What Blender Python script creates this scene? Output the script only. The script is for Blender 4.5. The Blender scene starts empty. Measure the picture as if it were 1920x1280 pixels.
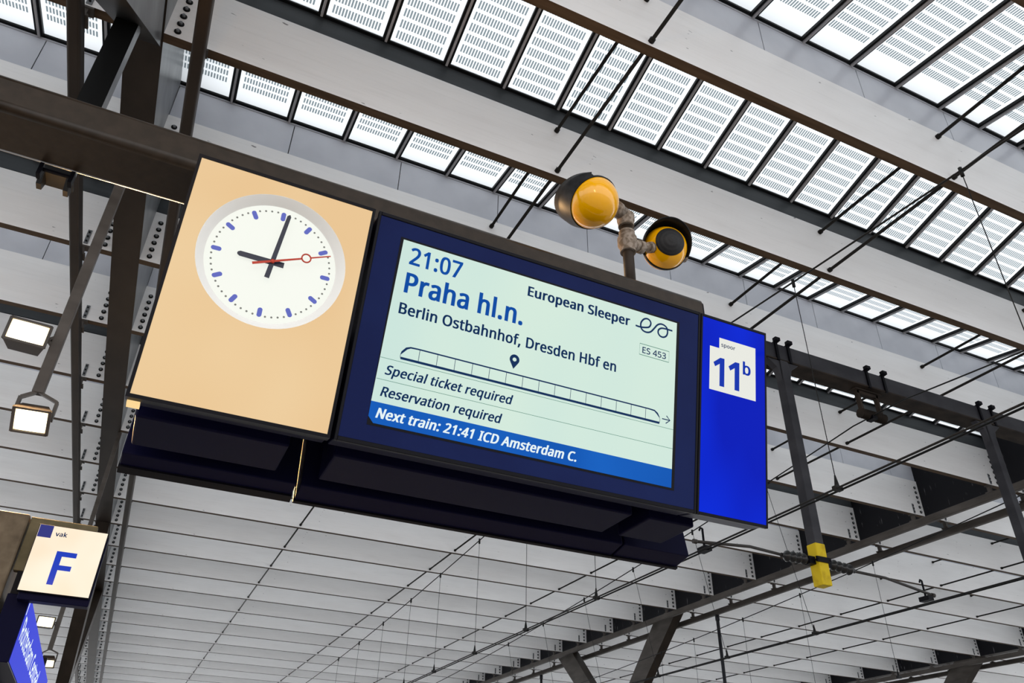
import bpy, bmesh, math, random
from mathutils import Vector, Matrix

# ------------------------------------------------------------------ camera, sky, exposure
scene = bpy.context.scene
C = scene.collection
EYE = 1.65                      # camera height above the platform; all heights below are measured from it

cam_d = bpy.data.cameras.new('camera')
cam_d.sensor_width = 36.0
cam_d.lens = 1466.59 / 1920 * 36.0
cam_d.clip_start = 0.05
cam_d.clip_end = 500
cam = bpy.data.objects.new('camera', cam_d)
C.objects.link(cam)
_r = Vector((0.90443512, -0.42606376, 0.02160505))
_u = Vector((-0.24685012, -0.48135768, 0.84104685))
_f = Vector((0.34793983, 0.76600552, 0.54053069))
cam.matrix_world = Matrix(((_r.x, _u.x, -_f.x, 0), (_r.y, _u.y, -_f.y, 0), (_r.z, _u.z, -_f.z, EYE), (0, 0, 0, 1)))
scene.camera = cam

world = bpy.data.worlds.new('overcast_sky')
scene.world = world
world.use_nodes = True
_wn = world.node_tree.nodes
_bg = _wn['Background']
_bg.inputs[1].default_value = 3.0
_wl = world.node_tree.links
_tc = _wn.new('ShaderNodeTexCoord')                   # overcast sky: about three times brighter overhead than at the horizon
_sx = _wn.new('ShaderNodeSeparateXYZ'); _wl.new(_tc.outputs['Generated'], _sx.inputs[0])
_cr = _wn.new('ShaderNodeValToRGB'); _wl.new(_sx.outputs['Z'], _cr.inputs['Fac'])
_cr.color_ramp.elements[0].position = 0.0; _cr.color_ramp.elements[0].color = (0.84, 0.855, 0.88, 1)
_cr.color_ramp.elements[1].position = 1.0; _cr.color_ramp.elements[1].color = (0.93, 0.965, 1.0, 1)
_wl.new(_cr.outputs['Color'], _bg.inputs[0])

vs = scene.view_settings
vs.view_transform = 'Standard'
vs.look = 'None'
vs.exposure = 0.0
vs.gamma = 1.0
vs.use_curve_mapping = False

B = 8.0                         # underside of the roof beams above the camera
Y1, DY = 4.72, 2.384            # first beam ahead, beam spacing

def by(k):
    return Y1 + DY * (k - 1)

# ------------------------------------------------------------------ materials
def nodes_of(m):
    m.use_nodes = True
    return m.node_tree.nodes, m.node_tree.links, m.node_tree.nodes['Principled BSDF']

def mat(name, col, rough=0.5, metal=0.0, emit=None, es=0.0, spec=0.5, coat=0.0):
    m = bpy.data.materials.new(name)
    n, l, p = nodes_of(m)
    p.inputs['Base Color'].default_value = (*col, 1)
    p.inputs['Roughness'].default_value = rough
    p.inputs['Metallic'].default_value = metal
    p.inputs['Specular IOR Level'].default_value = spec
    p.inputs['Coat Weight'].default_value = coat
    p.inputs['Coat Roughness'].default_value = 0.04
    if emit:
        p.inputs['Emission Color'].default_value = (*emit, 1)
        p.inputs['Emission Strength'].default_value = es
    return m

def srgb(r, g, b):
    f = lambda v: (v / 255 / 12.92) if v <= 10 else ((v / 255 + 0.055) / 1.055) ** 2.4
    return (f(r), f(g), f(b))

def noisy(name, c1, c2, scale=(4, 4, 4), rough=0.55, metal=0.0, detail=4, lo=0.35, hi=0.65, spec=0.15, coat=0.0):
    """two-tone procedural paint: noise in object space, stretched by scale"""
    m = mat(name, c1, rough, metal, spec=spec, coat=coat)
    n, l, p = nodes_of(m)
    tc = n.new('ShaderNodeTexCoord')
    mp = n.new('ShaderNodeMapping')
    mp.inputs['Scale'].default_value = scale
    nz = n.new('ShaderNodeTexNoise')
    nz.inputs['Scale'].default_value = 1.0
    nz.inputs['Detail'].default_value = detail
    cr = n.new('ShaderNodeValToRGB')
    cr.color_ramp.elements[0].position = lo
    cr.color_ramp.elements[0].color = (*c1, 1)
    cr.color_ramp.elements[1].position = hi
    cr.color_ramp.elements[1].color = (*c2, 1)
    l.new(tc.outputs['Object'], mp.inputs['Vector'])
    l.new(mp.outputs['Vector'], nz.inputs['Vector'])
    l.new(nz.outputs['Fac'], cr.inputs['Fac'])
    l.new(cr.outputs['Color'], p.inputs['Base Color'])
    return m

def white_timber():
    m = mat('white_timber', (0.8, 0.78, 0.775), 0.45)
    n, l, p = nodes_of(m)
    tc = n.new('ShaderNodeTexCoord')
    def noise(scale, detail=3):
        mp = n.new('ShaderNodeMapping'); mp.inputs['Scale'].default_value = scale
        nz = n.new('ShaderNodeTexNoise'); nz.inputs['Scale'].default_value = 1; nz.inputs['Detail'].default_value = detail
        l.new(tc.outputs['Object'], mp.inputs['Vector']); l.new(mp.outputs['Vector'], nz.inputs['Vector'])
        return nz.outputs['Fac']
    def ramp(src, p0, c0, p1, c1):
        cr = n.new('ShaderNodeValToRGB')
        cr.color_ramp.elements[0].position = p0; cr.color_ramp.elements[0].color = (*c0, 1)
        cr.color_ramp.elements[1].position = p1; cr.color_ramp.elements[1].color = (*c1, 1)
        l.new(src, cr.inputs['Fac']); return cr.outputs['Color']
    def mult(a, b):
        mx = n.new('ShaderNodeMix'); mx.data_type = 'RGBA'; mx.blend_type = 'MULTIPLY'; mx.inputs['Factor'].default_value = 1
        l.new(a, mx.inputs['A']); l.new(b, mx.inputs['B']); return mx.outputs['Result']
    soft = ramp(noise((0.5, 6, 3)), 0.3, (0.84, 0.82, 0.815), 0.7, (0.90, 0.885, 0.88))
    grain = ramp(noise((1.2, 20, 26), 5), 0.25, (0.95, 0.95, 0.945), 0.5, (1, 1, 1))
    specks = ramp(noise((5.0, 9, 16), 2), 0.25, (0.25, 0.24, 0.25), 0.285, (1, 1, 1))
    l.new(mult(mult(soft, grain), specks), p.inputs['Base Color'])
    return m

def streaked_steel():
    m = mat('streaked_steel', (0.012, 0.012, 0.0145), 0.5, spec=0.08)
    n, l, p = nodes_of(m)
    tc = n.new('ShaderNodeTexCoord'); mp = n.new('ShaderNodeMapping'); mp.inputs['Scale'].default_value = (5, 11, 1.6)
    nz = n.new('ShaderNodeTexNoise'); nz.inputs['Scale'].default_value = 1; nz.inputs['Detail'].default_value = 3
    cr = n.new('ShaderNodeValToRGB')
    cr.color_ramp.elements[0].position = 0.66; cr.color_ramp.elements[0].color = (0.012, 0.012, 0.0145, 1)
    cr.color_ramp.elements[1].position = 0.74; cr.color_ramp.elements[1].color = (0.16, 0.155, 0.165, 1)
    l.new(tc.outputs['Object'], mp.inputs['Vector']); l.new(mp.outputs['Vector'], nz.inputs['Vector'])
    l.new(nz.outputs['Fac'], cr.inputs['Fac']); l.new(cr.outputs['Color'], p.inputs['Base Color'])
    return m

def fritted_glass():
    """white-printed roof glass with rows of clear dashes; UV = metres along the row / metres up the slope"""
    m = bpy.data.materials.new('fritted_glass')
    m.use_nodes = True
    n, l = m.node_tree.nodes, m.node_tree.links
    n.clear()
    out = n.new('ShaderNodeOutputMaterial')
    uv = n.new('ShaderNodeUVMap'); uv.uv_map = 'UVMap'
    sp = n.new('ShaderNodeSeparateXYZ'); l.new(uv.outputs[0], sp.inputs[0])
    def M(op, a, b=None):
        x = n.new('ShaderNodeMath'); x.operation = op
        for i, v in enumerate((a, b)):
            if v is None: continue
            if isinstance(v, (int, float)): x.inputs[i].default_value = v
            else: l.new(v, x.inputs[i])
        return x.outputs[0]
    px = M('MULTIPLY', M('FRACT', M('DIVIDE', sp.outputs[0], PITCH)), PITCH)   # metres inside the pane
    du = M('DIVIDE', M('SUBTRACT', px, 0.115), 0.0425)
    dash_u = M('LESS_THAN', M('FRACT', du), 0.56)
    in_u = M('MULTIPLY', M('GREATER_THAN', px, 0.115), M('LESS_THAN', px, 0.115 + 0.0425 * 15.9))
    dv = M('DIVIDE', M('SUBTRACT', sp.outputs[1], 0.2), 0.163)
    dash_v = M('MULTIPLY', M('LESS_THAN', M('FRACT', dv), 0.7), M('GREATER_THAN', dv, 0.0))
    fac = M('MULTIPLY', M('MULTIPLY', dash_u, in_u), dash_v)
    col = n.new('ShaderNodeMix'); col.data_type = 'RGBA'
    col.inputs['A'].default_value = (0.46, 0.47, 0.475, 1)
    col.inputs['B'].default_value = (0.100, 0.120, 0.128, 1)
    l.new(fac, col.inputs['Factor'])
    tr = n.new('ShaderNodeBsdfTranslucent'); l.new(col.outputs['Result'], tr.inputs['Color'])
    gl = n.new('ShaderNodeBsdfGlossy'); gl.inputs['Roughness'].default_value = 0.08
    mx = n.new('ShaderNodeMixShader'); mx.inputs[0].default_value = 0.04
    l.new(tr.outputs[0], mx.inputs[1]); l.new(gl.outputs[0], mx.inputs[2]); l.new(mx.outputs[0], out.inputs[0])
    return m

PITCH = 0.904
M_WHITE = white_timber()
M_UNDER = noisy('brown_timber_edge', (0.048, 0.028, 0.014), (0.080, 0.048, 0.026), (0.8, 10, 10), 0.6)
M_GLASS = fritted_glass()
M_PANEL = noisy('grey_cladding_panel', (0.52, 0.53, 0.58), (0.58, 0.59, 0.64), (1.5, 1.5, 1.5), 0.32)
M_UPST = noisy('dark_grey_upstand', (0.050, 0.055, 0.060), (0.066, 0.072, 0.078), (0.6, 3, 6), 0.5)
M_BLACK = mat('black_gasket', (0.006, 0.0065, 0.007), 0.45, spec=0.12)
M_MULL = mat('grey_glazing_bar', (0.34, 0.33, 0.34), 0.45)
M_GIRD = noisy('dark_brown_steel', (0.018, 0.012, 0.008), (0.028, 0.019, 0.013), (2, 1, 2), 0.5)
M_CHORD = noisy('grey_brown_steel', (0.055, 0.047, 0.041), (0.085, 0.074, 0.066), (2, 1.2, 4), 0.5)
M_STREAK = streaked_steel()
M_GREYSTEEL = noisy('grey_steel_and_lit_side', (0.15, 0.157, 0.165), (0.24, 0.25, 0.26), (3, 1, 3), 0.35, 0.3)  # plates and bolt heads; also member sides lightened for light they catch
M_TUBE = noisy('brown_painted_tube', (0.017, 0.0115, 0.007), (0.025, 0.017, 0.011), (30, 30, 30), 0.34, spec=0.2)
M_BOLT = mat('black_bolt', (0.006, 0.006, 0.006), 0.4, spec=0.12)
M_ROD = mat('dark_rod', (0.012, 0.0105, 0.009), 0.45, spec=0.12)
M_WIRE = mat('black_wire', (0.006, 0.006, 0.006), 0.5, spec=0.15)
M_PORTAL = noisy('dark_grey_portal_steel', (0.016, 0.016, 0.020), (0.030, 0.030, 0.035), (2, 2, 3), 0.5)
M_RUST = noisy('rusty_flange', (0.010, 0.007, 0.005), (0.026, 0.018, 0.013), (3, 6, 6), 0.7)
M_NAVY = mat('navy_case', (0.0035, 0.0035, 0.0165), 0.4, spec=0.03)
M_DARK = mat('black_case_edge', (0.004, 0.004, 0.006), 0.4, spec=0.06)
M_FLOOR = noisy('platform_paving', (0.37, 0.36, 0.35), (0.45, 0.44, 0.43), (2, 2, 2), 0.8)

# ------------------------------------------------------------------ mesh helpers
ORIGIN = {}

class MB:
    """collects polygons (with material slots) in camera-relative coordinates, then links them as one object"""
    def __init__(s):
        s.v, s.f, s.m, s.sm, s.uv = [], [], [], [], None
    def quad(s, pts, m=0, smooth=False):
        i = len(s.v); s.v += [tuple(p) for p in pts]
        s.f.append(tuple(range(i, i + len(pts)))); s.m.append(m); s.sm.append(smooth)
    def box(s, x0, x1, y0, y1, z0, z1, m=0, mats=None):
        s.obox(Vector(((x0 + x1) / 2, (y0 + y1) / 2, (z0 + z1) / 2)), Vector(((x1 - x0) / 2, 0, 0)), Vector((0, (y1 - y0) / 2, 0)), Vector((0, 0, (z1 - z0) / 2)), m, mats)
    def obox(s, c, a, b, d, m=0, mats=None):
        """centre and three half-axes; mats = slots for -a,+a,-b,+b,-d,+d"""
        c, a, b, d = Vector(c), Vector(a), Vector(b), Vector(d)
        i = len(s.v)
        for sa in (-1, 1):
            for sb in (-1, 1):
                for sd in (-1, 1):
                    s.v.append(tuple(c + sa * a + sb * b + sd * d))
        fs = [(0, 1, 3, 2), (4, 6, 7, 5), (0, 4, 5, 1), (2, 3, 7, 6), (0, 2, 6, 4), (1, 5, 7, 3)]
        flip = a.cross(b).dot(d) < 0
        for j, f in enumerate(fs):
            f = tuple(i + k for k in f)
            s.f.append(f[::-1] if flip else f); s.m.append(mats[j] if mats else m); s.sm.append(False)
    def tube(s, pts, r, n=8, m=0, cap=True, smooth=True):
        pts = [Vector(p) for p in pts]
        rs = r if isinstance(r, (list, tuple)) else [r] * len(pts)
        rings = []
        t0 = (pts[1] - pts[0]).normalized()
        ref = Vector((0, 0, 1)) if abs(t0.z) < 0.9 else Vector((1, 0, 0))
        e1 = t0.cross(ref).normalized()
        for k, p in enumerate(pts):
            t = (pts[min(k + 1, len(pts) - 1)] - pts[max(k - 1, 0)]).normalized()
            e1 = (e1 - t * e1.dot(t)).normalized(); e2 = t.cross(e1)
            i = len(s.v)
            for q in range(n):
                a = 2 * math.pi * q / n
                s.v.append(tuple(p + rs[k] * (math.cos(a) * e1 + math.sin(a) * e2)))
            rings.append(i)
        for k in range(len(pts) - 1):
            for q in range(n):
                q2 = (q + 1) % n
                s.f.append((rings[k] + q, rings[k] + q2, rings[k + 1] + q2, rings[k + 1] + q)); s.m.append(m); s.sm.append(smooth)
        if cap:
            s.f.append(tuple(rings[0] + q for q in range(n))[::-1]); s.m.append(m); s.sm.append(False)
            s.f.append(tuple(rings[-1] + q for q in range(n))); s.m.append(m); s.sm.append(False)
    def lathe(s, c, ax, prof, n=32, m=0, a0=0.0, a1=2 * math.pi, ref=None):
        """prof = (radius, height) pairs turned about ax through c"""
        c, ax = Vector(c), Vector(ax).normalized()
        ref = Vector(ref) if ref is not None else (Vector((0, 0, 1)) if abs(ax.z) < 0.9 else Vector((1, 0, 0)))
        e1 = (ref - ax * ref.dot(ax)).normalized(); e2 = ax.cross(e1)
        full = abs(a1 - a0 - 2 * math.pi) < 1e-6
        cnt = n if full else n + 1
        rows = []
        for (r, h) in prof:
            i = len(s.v)
            for q in range(cnt):
                a = a0 + (a1 - a0) * q / n
                s.v.append(tuple(c + ax * h + r * (math.cos(a) * e1 + math.sin(a) * e2)))
            rows.append(i)
        for k in range(len(prof) - 1):
            for q in range(n):
                q2 = (q + 1) % cnt
                s.f.append((rows[k] + q, rows[k] + q2, rows[k + 1] + q2, rows[k + 1] + q)); s.m.append(m); s.sm.append(True)
    def prism(s, poly, dvec, m=0, msides=None):
        """closed polygon (3-D points) pushed along dvec"""
        a = [Vector(p) for p in poly]; d = Vector(dvec); i = len(s.v); n = len(a)
        s.v += [tuple(p) for p in a] + [tuple(p + d) for p in a]
        s.f.append(tuple(range(i, i + n))); s.m.append(m); s.sm.append(False)
        s.f.append(tuple(range(i + n, i + 2 * n))[::-1]); s.m.append(m); s.sm.append(False)
        for q in range(n):
            q2 = (q + 1) % n
            s.f.append((i + q2, i + q, i + n + q, i + n + q2)); s.m.append(m if msides is None else msides); s.sm.append(False)
    def mesh(s, name, mats, origin=(0, 0, 0)):
        o = Vector(origin)
        me = bpy.data.meshes.new(name)
        me.from_pydata([tuple(Vector(p) - o) for p in s.v], [], s.f)
        for mt in (mats if isinstance(mats, (list, tuple)) else [mats]):
            me.materials.append(mt)
        me.polygons.foreach_set('material_index', s.m)
        me.polygons.foreach_set('use_smooth', s.sm)
        if s.uv:
            lay = me.uv_layers.new(name='UVMap')
            for lp in me.loops:
                lay.data[lp.index].uv = s.uv[lp.vertex_index]
        me.update()
        bm = bmesh.new(); bm.from_mesh(me); bmesh.ops.recalc_face_normals(bm, faces=bm.faces); bm.to_mesh(me); bm.free()
        return me
    def build(s, name, mats, parent=None, origin=None):
        if parent is not None:
            og = ORIGIN[parent.name]
        else:
            og = Vector(origin) if origin is not None else Vector(s.v[0])
        return link(name, s.mesh(name, mats, og), parent, og)

def link(name, me, parent=None, origin=(0, 0, 0)):
    o = bpy.data.objects.new(name, me)
    C.objects.link(o)
    ORIGIN[o.name] = Vector(origin)
    if parent is not None:
        o.parent = parent
    else:
        o.location = Vector(origin) + Vector((0, 0, EYE))
    return o

def tag(o, label, cat, group=None):
    o['label'] = label; o['category'] = cat; o['kind'] = 'thing'
    if group: o['group'] = group
    return o

def thing(name, origin, label, cat, group=None):
    return tag(link(name, None, None, origin), label, cat, group)

def struct(o):
    o['kind'] = 'structure'
    return o

def bevel(o, w, seg=2):
    md = o.modifiers.new('edge', 'BEVEL'); md.width = w; md.segments = seg; md.limit_method = 'ANGLE'; md.angle_limit = math.radians(40)
    return o

ORD = ('first second third fourth fifth sixth seventh eighth ninth tenth eleventh twelfth thirteenth fourteenth fifteenth sixteenth '
       'seventeenth eighteenth nineteenth twentieth twenty-first twenty-second twenty-third twenty-fourth twenty-fifth twenty-sixth twenty-seventh').split()
# ------------------------------------------------------------------ platform and roof (setting)
b = MB(); b.box(-200, 240, -250, 300, -1.95, -1.65)
struct(b.build('floor', M_FLOOR, origin=(0, 0, -1.65)))

# girders run along the tracks; bays of white beams lie between them
GX = {'a': -1.62, 'b': 19.576, 'c': 36.96}
BAYS = [(-19.0, -1.832), (-1.408, 19.364), (19.788, 36.748), (37.172, 58.0)]
ZT = 9.04                       # top of the beams
ZV, ZP, ZR = 9.425, 9.776, 10.10  # valley edge of the glass, top of the cladding panel, ridge
MX0 = 0.265                      # first glazing bar

def glass_strip(n, x0, x1, ya, za, yb, zb, lower_is_b):
    """one run of roof glass between two beams: sheet, glazing bars, frame"""
    g = MB()
    L = math.hypot(yb - ya, zb - za)
    g.quad([(x0, ya, za), (x1, ya, za), (x1, yb, zb), (x0, yb, zb)])
    va, vb = (L + 0.12, 0.12) if lower_is_b else (L - 0.16, -0.16)
    g.uv = [(x0 - MX0 + 40 * PITCH, va), (x1 - MX0 + 40 * PITCH, va), (x1 - MX0 + 40 * PITCH, vb), (x0 - MX0 + 40 * PITCH, vb)]
    w = g.build('window_%d' % n, M_GLASS, origin=((x0 + x1) / 2, (ya + yb) / 2, (za + zb) / 2))
    struct(w)
    d = Vector((0, yb - ya, zb - za)); nrm = Vector((0, -d.z, d.y)).normalized()
    if nrm.z > 0: nrm = -nrm
    c0 = Vector((0, (ya + yb) / 2, (za + zb) / 2))
    bars = MB()
    i0 = math.ceil((x0 + 0.05 - MX0) / PITCH)
    i1 = math.floor((x1 - 0.05 - MX0) / PITCH)
    for i in range(i0, i1 + 1):
        x = MX0 + i * PITCH
        c = Vector((x, c0.y, c0.z))
        bars.obox(c + nrm * 0.04, (0.016, 0, 0), d / 2, nrm * 0.04, 0)
        bars.obox(c + nrm * 0.025 + Vector((-0.036, 0, 0)), (0.018, 0, 0), d / 2, nrm * 0.025, 1)
        bars.obox(c + nrm * 0.025 + Vector((0.036, 0, 0)), (0.018, 0, 0), d / 2, nrm * 0.025, 1)
    bars.build('glazing_bars', [M_MULL, M_BLACK], w)
    return w

wn = tn = 0
for bi, (x0, x1) in enumerate(BAYS):
    for k in range(-4, 28):
        y = by(k)
        wn += 1
        if k % 2:    # ridge beam: glass falls away to the next beam
            glass_strip(wn, x0, x1, y + 0.07, ZR, by(k + 1), ZV, True)
            tn += 1
            p = MB()          # pale vertical cladding between beam and glass
            edges = [x0] + [MX0 + 0.10 + 2 * PITCH * i for i in range(-12, 36) if x0 + 0.3 < MX0 + 0.10 + 2 * PITCH * i < x1 - 0.3] + [x1]
            for a, c in zip(edges, edges[1:]):
                p.box(a + 0.007, c - 0.007, y + 0.025, y + 0.05, ZT - 0.03, ZP - 0.075)
            p.box(x0, x1, y + 0.05, y + 0.07, ZT - 0.03, ZR, 1)
            p.box(x0, x1, y + 0.012, y + 0.05, ZP - 0.068, ZP - 0.045, 0)
            p.box(x0, x1, y - 0.03, y + 0.05, ZP - 0.04, ZP + 0.012, 1)
            struct(p.build('trim_%d' % tn, [M_PANEL, M_BLACK], origin=((x0 + x1) / 2, y + 0.04, ZT)))
        else:        # valley beam: glass climbs to the panel over the next beam
            glass_strip(wn, x0, x1, y + 0.13, ZV, by(k + 1), ZP, False)
            tn += 1
            p = MB()
            p.box(x0, x1, y + 0.03, y + 0.13, ZT + 0.035, ZV - 0.02, 0)
            p.box(x0, x1, y + 0.05, y + 0.12, ZT - 0.03, ZT + 0.035, 1)
            p.box(x0, x1, y - 0.02, y + 0.15, ZV - 0.02, ZV + 0.02, 1)
            struct(p.build('trim_%d' % tn, [M_UPST, M_BLACK], origin=((x0 + x1) / 2, y + 0.08, ZT)))

# ------------------------------------------------------------------ white roof beams
BT = 0.136
def beam_parts(x0, x1):
    """meshes shared by the beams of one bay, modelled with the beam's front bottom middle at the origin"""
    xm = (x0 + x1) / 2; h = (x1 - x0) / 2
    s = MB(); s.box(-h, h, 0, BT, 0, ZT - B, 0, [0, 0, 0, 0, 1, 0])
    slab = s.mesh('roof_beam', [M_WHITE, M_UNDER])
    parts = []
    for sg in (-1, 1):
        bo = MB()
        for i in range(6):
            z = 0.10 + i * 0.145
            c = Vector((sg * (h - 0.13), 0, z))
            bo.tube([c, c + Vector((0, -0.012, 0))], 0.042, 12, 0, True, False)
            bo.tube([c, c + Vector((0, -0.04, 0))], 0.02, 6, 1, True, False)
        parts.append(('bolt_row', bo.mesh('bolt_row', [M_BOLT, M_GREYSTEEL])))
        f = MB(); xf = sg * (h - 0.40)
        f.box(xf - 0.03, xf + 0.03, -0.012, 0, 0.02, 0.30, 0)
        for z in (0.07, 0.16, 0.25):
            f.tube([(xf, -0.012, z), (xf, -0.03, z)], 0.016, 8, 1, True, False)
        parts.append(('fixing_plate', f.mesh('fixing_plate', [M_GREYSTEEL, M_BOLT])))
        k = MB(); xc = sg * (h - 0.42)
        k.box(xc - 0.09, xc + 0.09, 0.0, BT, -0.03, 0, 0)
        k.box(xc - 0.035, xc + 0.035, 0.02, BT - 0.02, 7.80 - B, -0.03, 0)
        k.box(xc - 0.075, xc + 0.075, -0.03, BT + 0.03, 7.80 - B, 7.83 - B, 0)
        parts.append(('bracket', k.mesh('bracket', [M_CHORD])))
    return slab, parts

b = MB()
b.tube([(0, 0, 0), (0, -0.012, 0)], 0.042, 12, 0, True, False)
b.tube([(0, 0, 0), (0, -0.04, 0)], 0.02, 6, 1, True, False)
bolt = b.mesh('bolt', [M_BOLT, M_GREYSTEEL])
BAY_TEXT = ['in the narrow bay beside the floodlights', 'in the main bay above the display board', 'in the bay past the streaked girder', 'in the outermost bay past the far girder']
BEAM_K = [range(2, 26), range(0, 25), range(4, 22), range(8, 18)]
for bi, (x0, x1) in enumerate(BAYS):
    slab, parts = beam_parts(x0, x1)
    for j, k in enumerate(BEAM_K[bi]):
        y = by(k)
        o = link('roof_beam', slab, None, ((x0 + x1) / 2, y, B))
        tag(o, 'white roof beam %s, %s in line going away' % (BAY_TEXT[bi], ORD[j]), 'roof beam', 'white roof beams ' + BAY_TEXT[bi])
        for nm, me in parts:
            if nm != 'bolt_row' or k > 15:
                link(nm, me, o)
        for sg in ((-1, 1) if k <= 15 else ()):
            for i in range(6):
                link('bolt', bolt, o).location = (sg * ((x1 - x0) / 2 - 0.13), 0, 0.10 + i * 0.145)

# ------------------------------------------------------------------ tie rods through the beams
RODS = [(1, 3.86, 8.08), (1, 3.86, 8.90), (1, 8.94, 8.08), (1, 8.94, 8.90), (1, 14.08, 8.08), (1, 14.08, 8.90), (2, 25.65, 8.08), (2, 25.55, 8.90), (2, 30.5, 8.08), (2, 30.5, 8.90)]
ROD_AT = {3.86: 'above the clock', 8.94: 'above the yellow loudspeakers', 14.08: 'beside the streaked girder', 25.65: 'in the bay past the streaked girder', 25.55: 'in the bay past the streaked girder', 30.5: 'near the far girder'}
for bi, x, z in RODS:
    r = MB(); y0 = by(-1) if bi == 1 else by(4)
    r.tube([(x, y0, z), (x, by(24), z)], 0.026, 8)
    for k in range(0 if bi == 1 else 5, 24):
        r.tube([(x, by(k) - 0.05, z), (x, by(k), z)], 0.04, 8)
    tag(r.build('tie_rod', M_ROD, origin=(x, y0, z)), 'dark %s tie rod through the beams %s' % ('lower' if z < 8.5 else 'upper', ROD_AT[x]), 'tie rod', 'tie rods through the roof beams')

# ------------------------------------------------------------------ steel girders along the tracks
def girder(x, web, label, short, y0=-7.5, y1=69.0):
    g = thing('steel_girder', (x, 10, B), label, 'girder')
    m = MB(); m.box(x - 0.212, x + 0.212, y0, y1, B, 10.35, 0, [1, 1, 0, 0, 0, 0])
    m.build('box_beam', [M_GIRD, web], g)
    for s in (-1, 1):
        c = MB(); c.box(x + s * 0.654 - 0.0735, x + s * 0.654 + 0.0735, y0, y1, 7.604, 7.80)
        r = bevel(c.build('support_rail', M_CHORD if x > 0 else M_GIRD, origin=(x + s * 0.654, 0, 7.7)), 0.03, 3)
        tag(r, 'steel rail under the beam ends, %s side of the %s' % ('near' if s < 0 else 'far', short), 'rail', 'rails under the beam ends')
    return g
girder(GX['a'], M_GREYSTEEL, 'dark brown box girder running away beside the clock, white beams bolted to it', 'brown girder beside the clock')  # side faces coloured grey for their reflection; the underside stays dark brown
girder(GX['b'], M_STREAK, 'dark girder with white streaks running away past the platform sign', 'white-streaked girder')
girder(GX['c'], M_STREAK, 'dark girder at the far side of the second bay, only its end showing', 'girder past the second bay')

# ------------------------------------------------------------------ forked columns under the girders
def forked_column(x, ynode, label, arms=(True, True), znode=4.2):
    c = thing('forked_column', (x, ynode, -EYE), label, 'column')
    p = MB(); p.box(x - 0.2, x + 0.2, ynode - 0.26, ynode + 0.26, -EYE, znode + 0.1)
    p.build('shaft', M_GIRD, c)
    for s, on in zip((-1, 1), arms):
        if not on: continue
        a = MB()
        top = Vector((x, ynode + s * 4.38, 7.99)); bot = Vector((x, ynode + s * 0.1, znode - 0.15))
        d = (top - bot).normalized(); nrm = Vector((0, -d.z, d.y))
        w0, w1 = 0.36, 0.50
        q = []
        for sx in (-0.19, 0.19):
            q.append([bot - nrm * w0 + Vector((sx, 0, 0)), bot + nrm * w0 + Vector((sx, 0, 0)), top + nrm * w1 + Vector((sx, 0, 0)), top - nrm * w1 + Vector((sx, 0, 0))])
        for qq in q:
            for v in (qq[2], qq[3]):           # cut level with the girder's underside
                v += d * ((7.99 - v.z) / d.z)
        a.prism(q[0], (0.38, 0, 0), 1, 0)
        a.build('arm', [M_BOLT if ynode < 10 else M_GIRD, M_GREYSTEEL if ynode < 10 else M_CHORD], c)  # sides lighter than the underside: light and shade put into the colour
    return c
forked_column(GX['b'], 31.3, 'forked dark steel column holding up the streaked girder beyond the yellow-tipped post')
forked_column(GX['a'], 2.2, 'black forked column whose slanted arm meets the brown girder above the tube')
forked_column(GX['a'], 31.3, 'forked column under the brown girder, half hidden behind the lit letter sign')
forked_column(GX['c'], 31.3, 'forked column under the far girder at the lower edge of the view')
for y, lab in ((24.8, 'thin vertical downpipe beside the forked column under the streaked girder'), (39.7, 'thin vertical downpipe under the streaked girder, beyond the forked column')):
    d = MB(); d.tube([(20.24, y, -EYE), (20.24, y, 7.62)], 0.065, 10); d.tube([(20.24, y, 7.4), (20.24, y, 7.6)], 0.085, 10)
    tag(d.build('downpipe', M_PORTAL, origin=(20.24, y, -EYE)), lab, 'pipe')

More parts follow.
